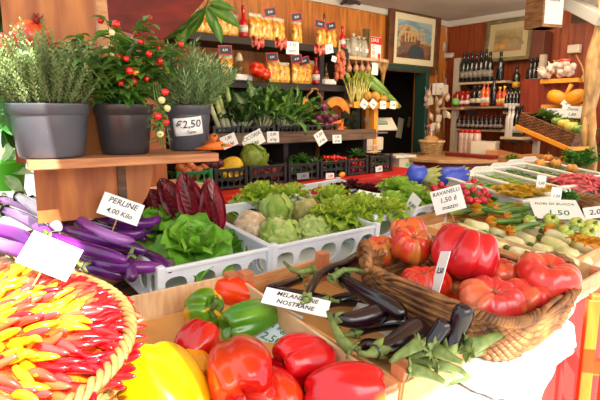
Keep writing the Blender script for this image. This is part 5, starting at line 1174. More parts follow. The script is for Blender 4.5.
# draping fruit stems right of the middle pot
dr = MB(); random.seed(8)
dp = thing('trailing_branch', 'trailing pepper branch with small fruits hanging between two pots', 'branch', at(154, 104, 1.27))
for k in range(4):
    pts = [Vector((.0+.006*k, 0, .05)), Vector((.008*k, -.01, 0)), Vector((.004*k, -.012, -.05)), Vector((-.004+.006*k, -.01, -.085-.01*k))]; dr.tube(pts, .0015, 4)
    for j in range(10): dr.leaf(pts[1].lerp(pts[3], j/10), (random.uniform(-1, 1), random.uniform(-1, .3), random.uniform(-.3, .5)), (0, 0, 1), .03, .013, bend=.5, nt=4, ns=2)
dr.build('leaves', M_stem, dp)
for k, (x, z) in enumerate([(.0, -.03), (.012, .01), (.02, -.045), (.004, -.075), (.022, .03), (.026, -.01)]):
    o = fr[3 if k % 2 else 0].copy(); C.objects.link(o); o.parent = dp; o.location = (x, -.02, z); o.scale = (1, 1, 1)
# pomegranates and red fruit behind the thyme
def pomegranate(label, p, R, seed, cA=(214, 60, 30), cB=(226, 120, 60)):
    b = fruit(R, 2*R*.93, 6, .04, cA=cA, cB=cB, seed=seed, dimT=.02, dimB=.02, pw=1.0); o = b.build('pomegranate', M_skin)
    s = MB()
    for j in range(6): a = j*PI/3; rd = Vector((math.cos(a), math.sin(a), 0)); s.leaf(rd*R*.14+Vector((0, 0, R*.86)), Vector((0, 0, 1))+rd*.4, -rd, R*.5, R*.26, bend=-.2, nt=4, ns=2)
    s.build('crown', mat('pom_crown', (150, 40, 26), .6), o, solid=.002); put(o, p, (.2, -.5, .7)); tag(o, label, 'pomegranate')
pomegranate('large orange red pomegranate behind the thyme', at(31, 36, 1.42), .05, 1)
pomegranate('red pomegranate half hidden behind the thyme tips', at(44, 45, 1.46), .04, 2, (200, 30, 26), (214, 60, 30))
pomegranate('red fruit at the left edge behind the thyme', at(2, 72, 1.42), .04, 3, (206, 30, 30), (220, 50, 30))
pomegranate('red fruit at the left edge above the thyme', at(4, 45, 1.42), .035, 4, (206, 40, 30), (220, 50, 30))
wr = MB().tube([at(5, -4, 1.40), at(8, 6, 1.40), at(11, 16, 1.40), at(10, 24, 1.40)], .0035, 6).build('wire_hook', mat('white_wire', (220, 220, 216), .4)); tag(wr, 'thin white wire hanging at the top left corner', 'wire')
# plant with wide leaves at the left edge
random.seed(12)
hp = thing('leafy_plant', 'bright leafy plant in a green pot at the left edge under the thyme', 'plant', D(6, 196, .12))
gz = MB().lathe([(.045, 0), (.06, .10), (.064, .10), (.064, .115), (.055, .112), (.0, .10)], 24).build('pot', mat('lime_pot', (92, 196, 40), .4), hp, (.02, .02, .02))
b = MB()
for (x, y, z, dx, dz, L_) in [(0, 0, .10, -.6, .5, .10), (.0, 0, .11, .35, .7, .09), (.01, -.02, .09, .8, .1, .09), (0, 0, .1, -.2, 1, .12), (0, -.03, .08, .2, -.3, .10), (-.03, -.02, .1, -.8, -.1, .1), (-.02, -.02, .12, .5, 1, .11), (.0, -.03, .05, .9, -.5, .09), (-.03, 0, .14, -.5, .9, .12), (-.01, -.04, .02, -.3, -.8, .10), (0, -.02, .14, .7, .4, .08)]:
    b.leaf((x, y, z), (dx, -.35, dz), (0, -.6, .8), L_, L_*.5, bend=.6, cup=.15, c1=lin((150, 200, 110)), c2=lin((196, 220, 170)), rib=lin((220, 230, 200)), nt=8, ns=4, rw=.1)
b.build('leaves', M_leaf, hp)
b = MB(); random.seed(14)
for k in range(16): b.leaf((0, 0, 0), (random.uniform(-1, 1), random.uniform(-.5, .5), random.uniform(-.4, 1)), (0, -1, .3), .11, .05, bend=.7, cup=.15, c1=lin((50, 120, 40)), c2=lin((80, 150, 50)), nt=7)
tag(b.build('basil_leaves', M_leaf, None, at(2, 128, 1.25)), 'bright green leaves behind the left edge of the thyme pot', 'leaves')
b = MB()
for k in range(7): b.leaf((0, 0, 0), (random.uniform(-.6, .6), .2, random.uniform(-1, .1)), (0, -1, .3), .14, .06, bend=.5, cup=.15, c1=lin((36, 70, 30)), c2=lin((60, 96, 40)), nt=7)
tag(b.build('hanging_leaves', M_leaf, None, at(8, -2, 1.5)), 'dark green leaves hanging in the top left corner', 'leaves')
# big leafy branch under the red board
br = thing('leafy_branch', 'leafy green branch hanging below the red board at the top', 'branch', at(205, 8, 2.1))
b = MB(); random.seed(15)
for (px, py, dx, dz, l) in [(207, 6, 1, -.45, .17), (206, 8, .5, -1, .14), (205, 8, -.6, -.8, .15), (190, 26, -.9, -.1, .12), (188, 24, -.4, -.9, .11), (215, 20, .4, -1.2, .10), (183, 28, -1, -.4, .11), (200, 16, -.9, -.6, .13), (209, 3, .9, -.1, .12), (180, 34, -1, -.1, .10)]:
    b.leaf(at(px, py, 2.1)-br.location, Vector((dx*.77, -dx*.64, dz)), (-.4, -.8, .4), l, l*.36, bend=.5, cup=.18, c1=lin((110, 160, 50)), c2=lin((90, 150, 44)), rib=lin((170, 200, 110)), nt=8, ns=4, rw=.1)
b.build('leaves', M_leaf, br); MB().tube([at(212, -6, 2.1)-br.location, at(205, 8, 2.1)-br.location, at(192, 22, 2.1)-br.location, at(180, 33, 2.1)-br.location], .004, 6).build('stem', M_stem, br)
# tan tray right of the bracket
tt = thing('wooden_tray', 'stack of pale wooden trays behind the shelf bracket', 'tray', WY(165, 190, 2.2)); tt.location.z = 1.065
for k in range(2): MB().box((0, 0, .03+.05*k), (.30, .22, .035)).box((0, 0, .05+.05*k), (.31, .23, .006)).build('tray', M_crate2, tt, smooth=False, bevel=.003)
# ================================================================== WALL RACK: PASTA, BOTTLES
M_pasta = bpy.data.materials.new('pasta_in_film'); M_pasta.use_nodes = True; N = M_pasta.node_tree.nodes; L = M_pasta.node_tree.links; pb = N['Principled BSDF']; pb.inputs['Roughness'].default_value = .2; pb.inputs['Coat Weight'].default_value = .5
tc = N.new('ShaderNodeTexCoord'); vo = N.new('ShaderNodeTexVoronoi'); vo.inputs['Scale'].default_value = 42; L.new(tc.outputs['Object'], vo.inputs['Vector']); cr = N.new('ShaderNodeValToRGB'); e = cr.color_ramp.elements
e[0].position = 0; e[0].color = lin((236, 176, 70))+(1,); e[1].position = 1; e[1].color = lin((240, 214, 140))+(1,)
for p_, c_ in ((.3, (206, 130, 50)), (.5, (244, 200, 90)), (.7, (226, 150, 50)), (.85, (196, 110, 50))): q = e.new(p_); q.color = lin(c_)+(1,)
cr.color_ramp.interpolation = 'CONSTANT'; L.new(vo.outputs['Color'], cr.inputs[0]); L.new(cr.outputs[0], pb.inputs['Base Color']); bp = N.new('ShaderNodeBump'); bp.inputs['Strength'].default_value = .8; bp.inputs['Distance'].default_value = .006; L.new(vo.outputs['Distance'], bp.inputs['Height']); L.new(bp.outputs[0], pb.inputs['Normal'])
M_film = mat('clear_film', (236, 226, 200), .15, alpha=.55)
def bag(p, w_, h_, d_=.05, rz=0, group='pasta bags'):
    t = thing('pasta_bag', 'bag', 'pasta', p, (0, 0, rz), group)
    def f(u, v):
        a = 2*PI*v; k = math.sin(PI*min(1, u*1.0)*.5+0) if u < .15 else 1; z = h_*.86*u
        th = (1-(max(0, u-.55)/.45)**2*.85)*min(1, (u+.06)/.15); c, s = math.cos(a), math.sin(a)
        return Vector((w_/2*math.copysign(abs(c)**.6, c)*(1-.06*u), d_/2*math.copysign(abs(s)**.7, s)*th, z))
    b = MB(); b.grid(f, 12, 20, wrap=True); i0 = len(b.v); [b.add(f(0, k/20)) for k in range(20)]; b.f.append([i0+k for k in range(20)][::-1]); b.build('pasta', M_pasta, t)
    MB().grid(lambda u, v: Vector(((v-.5)*w_*.94, .004*math.sin(v*22)*(u), h_*(.82+.18*u))), 3, 16).build('crimped_top', M_film, t, solid=.0015)
    MB().box((0, -d_/2-.001, h_*.35), (w_*.4, .002, h_*.28)).build('label', mat('bag_label', (240, 190, 60), .4, c2=(214, 70, 30), scale=30), t, smooth=False)
    return t
M_slate = mat('slate', (32, 34, 52), .5); M_rb = mat('red_border', (206, 30, 40), .4)
def slate(label, p, w_, h_, roll, s='8,00'):
    return card(label, p, w_, h_, [s], rz=-.15, lean=.0, roll=roll, m=M_slate, ink=M_paper, border=M_rb, name='slate_sign', cat='price sign', pick=.10, size=.022)
zs1, zs2 = 2.012, 1.717; bags = []
def on(px, Y, z): v = WY(px, 60, Y); return Vector((v.x, Y, z))
for (px, w_, h_) in [(198, .10, .15), (212, .10, .16), (221, .10, .16), (233, .09, .15), (256, .10, .18), (267, .095, .17), (279, .10, .17), (297, .085, .17), (321, .09, .17), (331, .09, .17)]:
    bags.append(bag(on(px, 3.06, zs1), w_*1.15, h_, rz=random.uniform(-.15, .15)))
rank(bags, 'clear bag of yellow pasta on the upper dark shelf, @', 'pasta', 'pasta bags on the upper shelf')
bags = []
for (px, w_, h_) in [(205, .10, .14), (226, .10, .17), (273, .10, .17), (284, .09, .15), (298, .11, .17), (307, .12, .18), (314, .11, .16)]:
    bags.append(bag(on(px, 3.05, zs2), w_*1.15, h_, rz=random.uniform(-.15, .15)))
rank(bags, 'clear bag of orange pasta on the lower dark shelf, @', 'pasta', 'pasta bags on the lower shelf')
for (px, py, z, r_, lb_) in [(270, 12, 0, -.2, 'upper shelf sign with red border, leftmost'), (296.5, 17, 0, -.2, 'upper shelf sign with red border near the middle'), (320, 24, 0, .1, 'upper shelf sign leaning left above the right pasta bags'), (331, 26, 0, -.25, 'upper shelf sign next to the ketchup bottle'), (225, 50, 0, -.05, 'lower shelf sign with red border, leftmost'), (272, 57, 0, -.1, 'lower shelf sign beside the red pomegranate'), (296.5, 59, 0, -.2, 'lower shelf sign with red border in the middle'), (304, 61, 0, -.3, 'lower shelf sign at the right beside the red bottle')]:
    slate('small dark '+lb_, WY(px, py, 3.03), .10, .062, -r_ if False else r_)
def bottle(p, H, R, cb, cl=None, ccap=(160, 20, 20), name='bottle', neck=.3, lab=True, trans=0, rough=.12, labc=(236, 230, 216)):
    t = thing(name, 'b', 'bottle', p)
    m = mat('glass_%d_%d_%d' % cb, cb, rough, coat=.5)
    nb = 1-neck
    MB().lathe([(R*.92, 0), (R, .006), (R, H*(nb-.12)), (R*.85, H*(nb-.04)), (R*.42, H*(nb+.06)), (R*.34, H*.88), (R*.38, H*.9), (R*.38, H*.93), (0, H*.93)], 18).build('glass', m, t)
    MB().lathe([(R*.42, H*.86), (R*.42, H*.995), (R*.36, H), (0, H)], 14).build('cap', mat('cap_%d_%d_%d' % ccap, ccap, .35), t)
    if lab: MB().lathe([(R*1.02, H*.14), (R*1.02, H*.36)], 18).build('label', mat('lab_%d_%d_%d' % labc, labc, .5, c2=tuple(int(v*.8) for v in labc), scale=30), t)
    return t
def B1(label, *a, **k): o = bottle(*a, **k); tag(o, label, 'bottle'); return o
B1('red sauce bottle with a white label on the upper shelf between pasta bags', on(244, 3.02, zs1), .21, .032, (200, 24, 26), ccap=(190, 20, 30), neck=.45)
B1('red sauce bottle at the right end of the upper shelf', on(342, 3.0, zs1), .17, .027, (196, 24, 30), ccap=(190, 20, 40), neck=.45)
B1('tall red sauce bottle on the lower shelf beside the shallots', on(316, 3.0, zs2), .20, .03, (170, 16, 20), ccap=(190, 20, 30), neck=.45)
B1('dark oil bottle on the lower shelf left of the shallot braid', on(326, 3.05, zs2), .17, .024, (60, 44, 20), ccap=(40, 30, 20), neck=.4, labc=(200, 150, 60))
tag(MB().box((0, 0, .02), (.12, .10, .04)).build('paper_box', M_paper, None, on(327, 3.02, zs2), bevel=.004), 'low white box under the shallot braid', 'box')
tag(MB().box((0, 0, .02), (.14, .10, .04)).build('paper_box', M_paper, None, on(240, 3.02, zs2), bevel=.004), 'low white box beside the small table lamp', 'box')
lamp = thing('oil_jug', 'small cream and brown ornamental jug on the lower shelf', 'jug', on(239, 3.04, zs2+.042))
MB().lathe([(.03, 0), (.042, .03), (.03, .06), (.016, .075), (.014, .09)], 18).build('body', mat('brown_glaze', (120, 80, 40), .3), lamp)
MB().lathe([(.016, .088), (.03, .10), (.022, .125), (.012, .145), (0, .15)], 16).build('top', mat('cream_glaze', (226, 210, 170), .4), lamp)
tm = tomato('round red tomato hanging over the lower shelf edge beside the pasta', WY(257, 70, 2.93), .055, .85, 31, up=(-.1, -.8, .6), cA=(222, 30, 16), cB=(236, 70, 20), n=5, groove=.05)
tm2 = tomato('second smaller red tomato right behind the round one', WY(265, 74, 2.98), .045, .85, 32, up=(.1, -.8, .6), cA=(222, 30, 16), cB=(236, 70, 20), n=5, groove=.05)
def bow(label, px, py):
    t = thing('red_ornament', label, 'ornament', WY(px, py, 2.84)); random.seed(px)
    for s_ in (-1, 1):
        MB().grid(lambda u, v: Vector((s_*(.008+.03*u)+.003*math.cos(v*2*PI*3), .018*math.cos(2*PI*v)*(.3+u), .03*math.sin(2*PI*v)*(.25+u*1.0))), 6, 18, wrap=True).build('bow_loop', mat('red_gloss', (206, 26, 26), .25, c2=(236, 130, 110), scale=20, coat=.5), t)
    MB().tube([(0, 0, 0), (.004, 0, -.03), (-.004, 0, -.05)], [.012, .012, .006], 8).build('tail', mat('red_gloss', (1, 1, 1)), t)
    MB().tube([(0, 0, 0), (0, .02, .05)], .0015, 4).build('string', M_paper, t)
bow('shiny red bow hanging from the upper shelf, left one of two', 258, 42); bow('shiny red bow hanging from the upper shelf, right one of two', 281, 43); bow('small red bow hanging at the right end of the upper shelf', 320, 49)
for (px, py, w_, h_, r_, lb_, s_) in [(292.5, 48, .095, .085, 0, 'square white card hanging from the upper dark shelf', ['3,50', 'euro']), (329, 49, .065, .065, -.2, 'white card hanging beside the small red bow', ['2,00']), (334, 59, .04, .04, .3, 'tiny white card by the shallot braid', ['1,50'])]:
    card(lb_, WY(px, py, 2.82), w_, h_, s_, rz=-.3, lean=0, roll=r_, pick=0)
# shallot braid
sh_ = MB().lathe([(0, -.028), (.014, -.018), (.019, 0), (.012, .016), (.003, .03)], 14).build('shallot', mat('shallot_skin', (176, 74, 50), .35, c2=(206, 116, 76), scale=20))
random.seed(31); br_ = thing('shallot_braid', 'braid of copper coloured shallots hanging at the end of the lower shelf', 'shallots', WY(339, 60, 2.84)); tag(br_, br_['label'], 'shallots')
MB().tube([(0, 0, .14), (.004, 0, .05), (0, 0, -.1)], [.006, .012, .008], 7).build('braided_stalks', M_wickp, br_)
sh_.parent = br_
for i in range(30):
    o = sh_ if i == 0 else sh_.copy()
    if i: C.objects.link(o); o.parent = br_
    a = random.random()*6.28; z = .05-.19*(i/30); o.location = (.030*math.cos(a), -.012+.026*math.sin(a), z); orient(o, (random.uniform(-.5, .5), random.uniform(-.5, .5), 1))
# jars, bundle and sign on the small wall shelf
l0 = ws.location
def onS(px, dy=0): return Vector((WY(px, 55, 3.1+dy).x, 3.1+dy, l0.z+.014))
M_jar = mat('jar_glass', (150, 156, 130), .1, alpha=.45)
hj = []
for i, (px, H, dy) in enumerate([(353, .20, .02), (358, .19, .05), (363, .18, .02), (347, .16, .06)]):
    t = thing('herb_bag', 'h', 'herbs', onS(px, dy)); b = MB(); random.seed(i)
    for k in range(60): a = k*2.4; b.leaf((.01*math.cos(a), .01*math.sin(a), .01+H*.8*(k/60)), (math.cos(a), math.sin(a), .8), (0, 0, 1), .045, .02, bend=.6, nt=3, ns=2, c1=lin((116, 120, 80)), c2=lin((150, 150, 110)))
    b.build('dried_herbs', M_leaf, t); MB().lathe([(.03, 0), (.042, .03), (.042, H*.6), (.03, H*.82), (.012, H*.9), (.022, H)], 14).build('clear_bag', M_film, t); MB().box((0, -.045, H*.35), (.035, .002, .03)).build('label', M_paper, t, smooth=False); hj.append(t)
rank(hj, 'clear bag of grey green dried herbs on the pale wall shelf, @', 'herbs', 'dried herb bags')
sp_ = MB(); random.seed(4)
for k in range(14): a = k*2.4; sp_.tube([(0, 0, 0), (.02*math.cos(a), .02*math.sin(a), .13), (.035*math.cos(a), .03*math.sin(a), .26)], [.004, .003, .006], 5)
tag(sp_.build('dried_stalks', mat('dried_stalk', (130, 112, 70), .7), None, onS(366, .05)), 'bundle of thin dried stalks standing behind the herb bags', 'herbs')
cs = card('red and white sales poster with large red letters running downwards', WY(376, 51, 3.08), .13, .235, [''], rz=0, lean=0, pick=0, name='poster', cat='poster')
MB().box((0, -.001, .085), (.128, .003, .06)).build('red_band', mat('poster_red', (214, 24, 30), .4), cs, smooth=False)
MB().box((.04, -.001, -.05), (.03, .003, .06)).build('red_bottle_print', mat('poster_red', (1, 1, 1)), cs, smooth=False)
text('CHUS', .04, M_paper, cs, (-.02, -.003, .088), shear=0)
for k, ch in enumerate('COO'): text(ch, .045, mat('poster_red', (1, 1, 1)), cs, (-.035, -.003, .03-k*.05), shear=0)
# things hanging under the pale shelf: little flasks
fk = []
for i, px in enumerate([349, 356, 362, 368]):
    t = thing('hanging_flask', 'f', 'flask', WY(px, 66, 3.0)); MB().lathe([(0, -.05), (.02, -.045), (.026, -.02), (.02, .0), (.008, .02), (.007, .045)], 14).build('flask', mat('flask_brown', (150, 76, 40), .3, c2=(206, 150, 110), scale=10), t); MB().tube([(0, 0, .04), (0, .02, .07)], .0015, 4).build('string', M_paper, t); fk.append(t)
rank(fk, 'small brown flask hanging beneath the pale wall shelf, @', 'flask', 'hanging flasks')
card('white tag hanging right of the little flasks', WY(375, 69, 2.98), .06, .10, ['', '', ''], rz=-.4, lean=0, roll=.1, pick=0)
b = MB(); random.seed(9)
for k in range(30): a = k*2.4; b.tube([(0, 0, -.12), (.02*math.cos(a), .02*math.sin(a), 0), (.06*math.cos(a), .04*math.sin(a), random.uniform(.05, .12))], [.006, .004, .002], 4)
tag(b.build('wheat_bunch', mat('straw', (196, 150, 80), .7, c2=(160, 110, 50), scale=20), None, WY(383, 72, 2.95)), 'tied bunch of straw hanging right of the pale shelf', 'straw')
tag(MB().box((0, 0, .0), (.10, .07, .03)).tube([(.05, -.03, 0), (.09, -.05, -.01)], .016, 8).box((-.0, .06, -.0), (.03, .1, .02)).build('wall_camera', mat('dark_metal', (50, 46, 44), .4), None, WY(349, 2, 3.18), bevel=.004), 'small dark spotlight fixed to the pine wall at the top', 'spotlight')
b_ = B1('slim dark bottle standing behind the upper shelf signs', on(324, 3.12, zs1), .27, .022, (80, 60, 36), ccap=(90, 66, 30), neck=.5)
# ================================================================== ORANGE STAND, SCALE
zo = WY(375, 105, 2.85).z; xo0, xo1 = WY(345, 105, 2.85).x, WY(397, 105, 2.85).x
os_ = thing('orange_stand', 'orange fronted stand of courgettes and melons with a row of cards', 'stand', ((xo0+xo1)/2, 2.85, zo)); w_ = xo1-xo0
MB().box((.05, 0, 0), (w_*.86, .02, .05)).build('front_board', mat('orange_shelf', (1, 1, 1)), os_, smooth=False, bevel=.003)
MB().box((.03, .16, -.01), (w_*.9, .3, .02)).build('tray', M_crate, os_, (0, 0, 0), (.1, 0, 0), smooth=False)
MB().box((.08, .05, -.5), (.05, .05, 1.0)).box((-.28, .35, -.55), (.05, .05, 1.1)).box((.3, .35, -.55), (.05, .05, 1.1)).build('post', mat('orange_shelf', (1, 1, 1)), os_, smooth=False)
MB().box((-.16, .12, -.27), (.30, .25, .02)).build('lower_shelf', sb, os_, smooth=False)
for i, (px, py) in enumerate([(364, 104), (373, 104), (383, 105), (393, 105)]):
    card('white diamond card on the orange stand, %s of four from the left' % ORD[i], WY(px, py, 2.82), .065, .065, ['1,%d0' % (5+i)], rz=-.2, lean=0, roll=[.6, .7, 0, .1][i], pick=0)
def onO(px, py, Y): return WY(px, py, Y)
ce = []
for i, (px, dx) in enumerate([(348, -.3), (354, -.15), (359, 0)]):
    ce.append(bunch('c', 'celery', 'celery', onO(px+4, 104, 2.95), (dx, -.1, 1), 9, .27, .12, lin((206, 206, 90)), lin((170, 180, 60)), lin((236, 230, 140)), .3, i, .75, .06))
rank(ce, 'pale yellow celery bunch on the orange stand, @', 'celery', 'celery bunches')
cg = MB().tube([(0, 0, -.13), (.006, 0, 0), (0, 0, .12)], [.02, .028, .022], 12).build('wrapped_courgette', mat('light_courgette', (110, 150, 60), .25, c2=(150, 180, 90), scale=16, coat=.4)); MB().tube([(0, 0, .118), (0, 0, .14)], [.012, .009], 6).build('stem', M_stem, cg)
random.seed(77); Lc = []
for i, (x, y) in enumerate([(367, 82), (373, 86), (381, 91), (386, 96), (390, 98), (378, 84)]):
    o = cg if i == 0 else copy_tree(cg); o.location = onO(x, y, 2.98); orient(o, (-.75, .25, .62)); Lc.append(o)
rank(Lc, 'long light green courgette slanting on the orange stand, @', 'courgette', 'slanting courgettes')
ml = fruit(.042, .08, 8, .05, cA=(222, 170, 70), cB=(196, 150, 60), seed=9, dimT=.05, dimB=.02, pw=.9).build('small_melon', M_matte); MB().tube([(0, 0, .036), (0, 0, .05)], .006, 6).build('stem', M_stem, ml)
copies(ml, [onO(x, y, 2.93) for x, y in [(367, 96), (375, 97), (383, 99)]], 'round tan melon at the front of the orange stand, @', 'melon', 'small melons', seed=10)
# scale
sc_ = thing('weighing_scale', 'cream shop scale with a tilted display behind the black crates', 'scale', WY(377, 152, 2.95), (0, 0, -.2)); sc_.scale = (1.15,)*3
M_sc = mat('scale_cream', (220, 206, 180), .35); 
MB().box((-.10, 0, .07), (.20, .16, .10)).build('body', M_sc, sc_, smooth=False, bevel=.01)
MB().box((-.10, 0, .15), (.24, .20, .012)).build('pan', M_metal, sc_, smooth=False, bevel=.003)
MB().box((.03, .0, .21), (.26, .02, .12), Matrix.Rotation(-.7, 3, 'X')).build('display', M_sc, sc_, smooth=False, bevel=.006)
MB().box((.03, -.012, .222), (.10, .01, .03), Matrix.Rotation(-.7, 3, 'X')).build('screen', mat('lcd', (120, 170, 150), .2), sc_, smooth=False)
MB().box((.0, .05, .12), (.04, .03, .16)).build('stand', M_sc, sc_, smooth=False)
cb2 = thing('cardboard_box', 'cream box with a small green label right of the scale', 'box', WY(402, 170, 2.95), (0, 0, -.2))
MB().box((0, 0, .06), (.22, .18, .12)).build('box', M_sc, cb2, smooth=False, bevel=.006); MB().box((-.02, -.092, .06), (.03, .003, .035)).build('green_label', mat('label_green', (90, 220, 110), .4), cb2, smooth=False)
MB().box((-.04, 0, .135), (.24, .20, .025)).build('lid', mat('lid_cream', (230, 222, 206), .5), cb2, smooth=False, bevel=.004)
wg = MB(); 
for k in range(7): wg.tube([(-.12+.04*k, 0, 0), (-.12+.04*k, 0, .05)], .004, 5)
wg.box((0, 0, .05), (.28, .03, .008)).box((0, 0, 0), (.28, .05, .008)); tag(wg.build('cup_rack', mat('rack_cream', (210, 196, 170), .4), None, WY(367, 152, 2.75), smooth=False), 'small cream wire rack in front of the scale', 'rack')
# dark back room glimpse
for i, (px, py, w_, h_, lb_) in enumerate([(400, 128, .10, .22, 'grey sheet of paper hanging in the dark back room'), (409, 122, .05, .12, 'small grey notice on the right in the dark back room')]):
    card(lb_, WY(px, py, 3.6), w_, h_, [''], rz=0, lean=0, roll=.2, pick=0, m=mat('dim_paper', (150, 140, 120), .7))
# ================================================================== RIGHT HAND WALL
def rowB(pxs, pys, X, H, R, cb, what, cat='bottle', group=None, **k):
    L_o = []
    z = sum(WX(pxs[0], pys, X).z for _ in (0,)) 
    for px in pxs:
        v = WX(px, pys, X); p = Vector((X, v.y, 0)); p.z = k.get('z', z); kk = {a: b for a, b in k.items() if a != 'z'}
        L_o.append(bottle(p, H*random.uniform(.95, 1.05), R, cb, **kk))
    rank(L_o, what, cat, group); return L_o
random.seed(50); zsh = {k: o.location.z+.002 for k, o in SH.items()}
rowB([463, 467, 471, 475.5, 480, 485, 489], 80, 4.62, .29, .036, (20, 18, 18), 'large dark wine bottle on the shelf beneath the still life, @', group='large wine bottles', z=zsh['a'], ccap=(30, 24, 24), labc=(150, 140, 120))
rowB([499.5], 81, 4.62, .27, .036, (16, 16, 18), 'lone dark bottle at the right end of the large wine shelf', z=zsh['a'], ccap=(30, 24, 24), lab=False)
rowB([457, 462, 467], 105, 4.6, .15, .045, (150, 26, 20), 'red preserve jar on the second shelf, @', cat='jar', group='red preserve jars', z=zsh['b'], ccap=(190, 40, 30), neck=.15, name='jar')
rowB([474, 478.5], 105, 4.6, .19, .045, (30, 20, 20), 'dark jar with a cream label on the second shelf, @', cat='jar', group='dark jars', z=zsh['b'], ccap=(60, 40, 30), neck=.2, name='jar', labc=(220, 200, 160))
rowB([483, 487], 105, 4.6, .22, .032, (214, 96, 30), 'orange spirit bottle on the second shelf, @', group='orange bottles', z=zsh['b'], ccap=(170, 60, 20))
rowB([493], 105, 4.6, .26, .034, (24, 20, 22), 'tall black bottle between the orange and yellow ones', z=zsh['b'], ccap=(26, 22, 22), lab=False)
rowB([499, 503.5], 105, 4.6, .18, .032, (200, 70, 30), 'red and yellow bottle at the right end of the second shelf, @', group='red yellow bottles', z=zsh['b'], ccap=(230, 190, 60), labc=(240, 210, 120))
rowB([515.5], 91, 4.62, .23, .034, (18, 24, 18), 'single dark bottle with a yellow label on the thin shelf', z=zsh['c'], ccap=(20, 20, 20), labc=(220, 160, 40))
rowB([529, 533, 537], 91, 4.62, .28, .036, (22, 18, 20), 'dark wine bottle near the grey post, @', group='bottles near the post', z=zsh['c'], ccap=(40, 26, 26), labc=(200, 190, 170))
rowB([506, 509.5, 513, 516.5, 520, 523.5, 527, 530.5, 534, 537.5], 111, 4.6, .20, .027, (20, 16, 18), 'small wine bottle with a white label in the packed row, @', group='packed small wine bottles', z=zsh['d'], ccap=(30, 20, 22), labc=(226, 214, 196))
rowB([459, 463.5, 468, 472.5, 477, 481.5, 486, 490.5, 495, 500], 128, 4.6, .13, .028, (34, 20, 20), 'small dark bottle on the low shelf, @', group='small dark bottles on the low shelf', z=zsh['e'], ccap=(70, 24, 24), labc=(150, 130, 120))
low = WX(512, 137, 4.5)
rowB([508, 511.5], 137, 4.5, .27, .034, (206, 200, 190), 'pale bottle standing below the wine shelves, @', group='pale bottles', z=low.z, ccap=(200, 196, 190), lab=False)
rowB([515.5, 519.5], 137, 4.5, .28, .034, (18, 16, 18), 'tall black bottle standing below the wine shelves, @', group='tall black bottles', z=low.z, ccap=(20, 16, 18), labc=(206, 200, 190))
SH['i'] = wshelf((500, 137), (524, 137), 4.4, .3, 'cream ledge under the pale and black bottles at the wall')
# jars with red lids on the counter
zt_c = 1.087; jl = []
for i, px in enumerate([462, 466.5, 471, 476]):
    v = WX(px, 150, 4.35); t = thing('jar', 'j', 'jar', (4.35, v.y, zt_c)); MB().lathe([(.035, 0), (.04, .01), (.04, .20), (.034, .22)], 16).build('glass', mat('jar_pale', (214, 190, 170), .15, c2=(190, 150, 130), scale=14, coat=.5), t); MB().lathe([(.037, .218), (.037, .245), (0, .246)], 16).build('lid', mat('lid_red', (200, 30, 26), .3), t); jl.append(t)
rank(jl, 'tall glass jar with a red lid on the counter, @', 'jar', 'red lidded jars')
def bx(name, label, cat, px, py, X, d, m, rz=0, z=None, tilt=0):
    v = WX(px, py, X); o = MB().box((0, 0, d[2]/2), d).build(name, m, None, (X, v.y, z if z else v.z), (tilt, 0, rz), smooth=False, bevel=.005); return tag(o, label, cat)
bx('cash_register', 'cream till with a sloping top on the counter', 'till', 485, 150, 4.4, (.20, .22, .14), M_sc, .3, zt_c)
bx('cardboard_box', 'open brown cardboard box tilted right of the till', 'box', 505, 147, 4.5, (.20, .24, .12), mat('cardboard', (176, 110, 60), .7), .6, 1.02, .2)
bx('red_tray', 'low dark red tray on the counter top', 'tray', 472, 153, 4.2, (.12, .5, .03), mat('tray_red', (130, 30, 24), .5), 0, zt_c)
bx('yellow_box', 'small orange box leaning at the far side of the counter', 'box', 492, 153, 4.3, (.06, .10, .07), M_crate, .2, zt_c)
bx('low_cabinet', 'low brown cabinet between the counter and the inclined tray', 'cabinet', 519, 160, 4.72, (.24, .3, 1.0), mat('cabinet_brown', (1, 1, 1)), 0, .005)
# wicker basket with a white packet, hanging tag cluster
zt_c = 1.087; v = WX(434, 155, 4.2); wbk = wicker_basket('wicker_basket', 'small pale wicker basket with a white candy cane on the counter corner', (4.15, v.y, zt_c), (0, 0, 0), circ(.085), .13, .35, 8, m=M_wickp, npt=60, stake=20)
tag(MB().tube([(0, 0, .05), (.01, 0, .2), (.02, .03, .24), (.0, .05, .22)], .011, 8).build('candy_cane', mat('cane', (236, 226, 220), .4, c2=(206, 60, 50), scale=30, stretch=(1, 1, 3)), None, (4.13, v.y, zt_c+.05)), 'white and red cane sticking out of the small wicker basket', 'cane')
b = MB(); random.seed(33)
rgt = tag(MB().grid(lambda u, v: Vector((.08*math.sin(PI*u)*math.cos(2*PI*v), .08*math.sin(PI*u)*math.sin(2*PI*v), -.045*math.cos(PI*u)+.006*math.sin(v*20))), 8, 20, wrap=True).build('bread_loaf', mat('bread', (214, 160, 100), .7, c2=(180, 116, 60), scale=10, bump=.4), None, (4.15, v.y, zt_c+.14)), 'round crusty loaf sitting in the small wicker basket', 'bread')
tagl = []
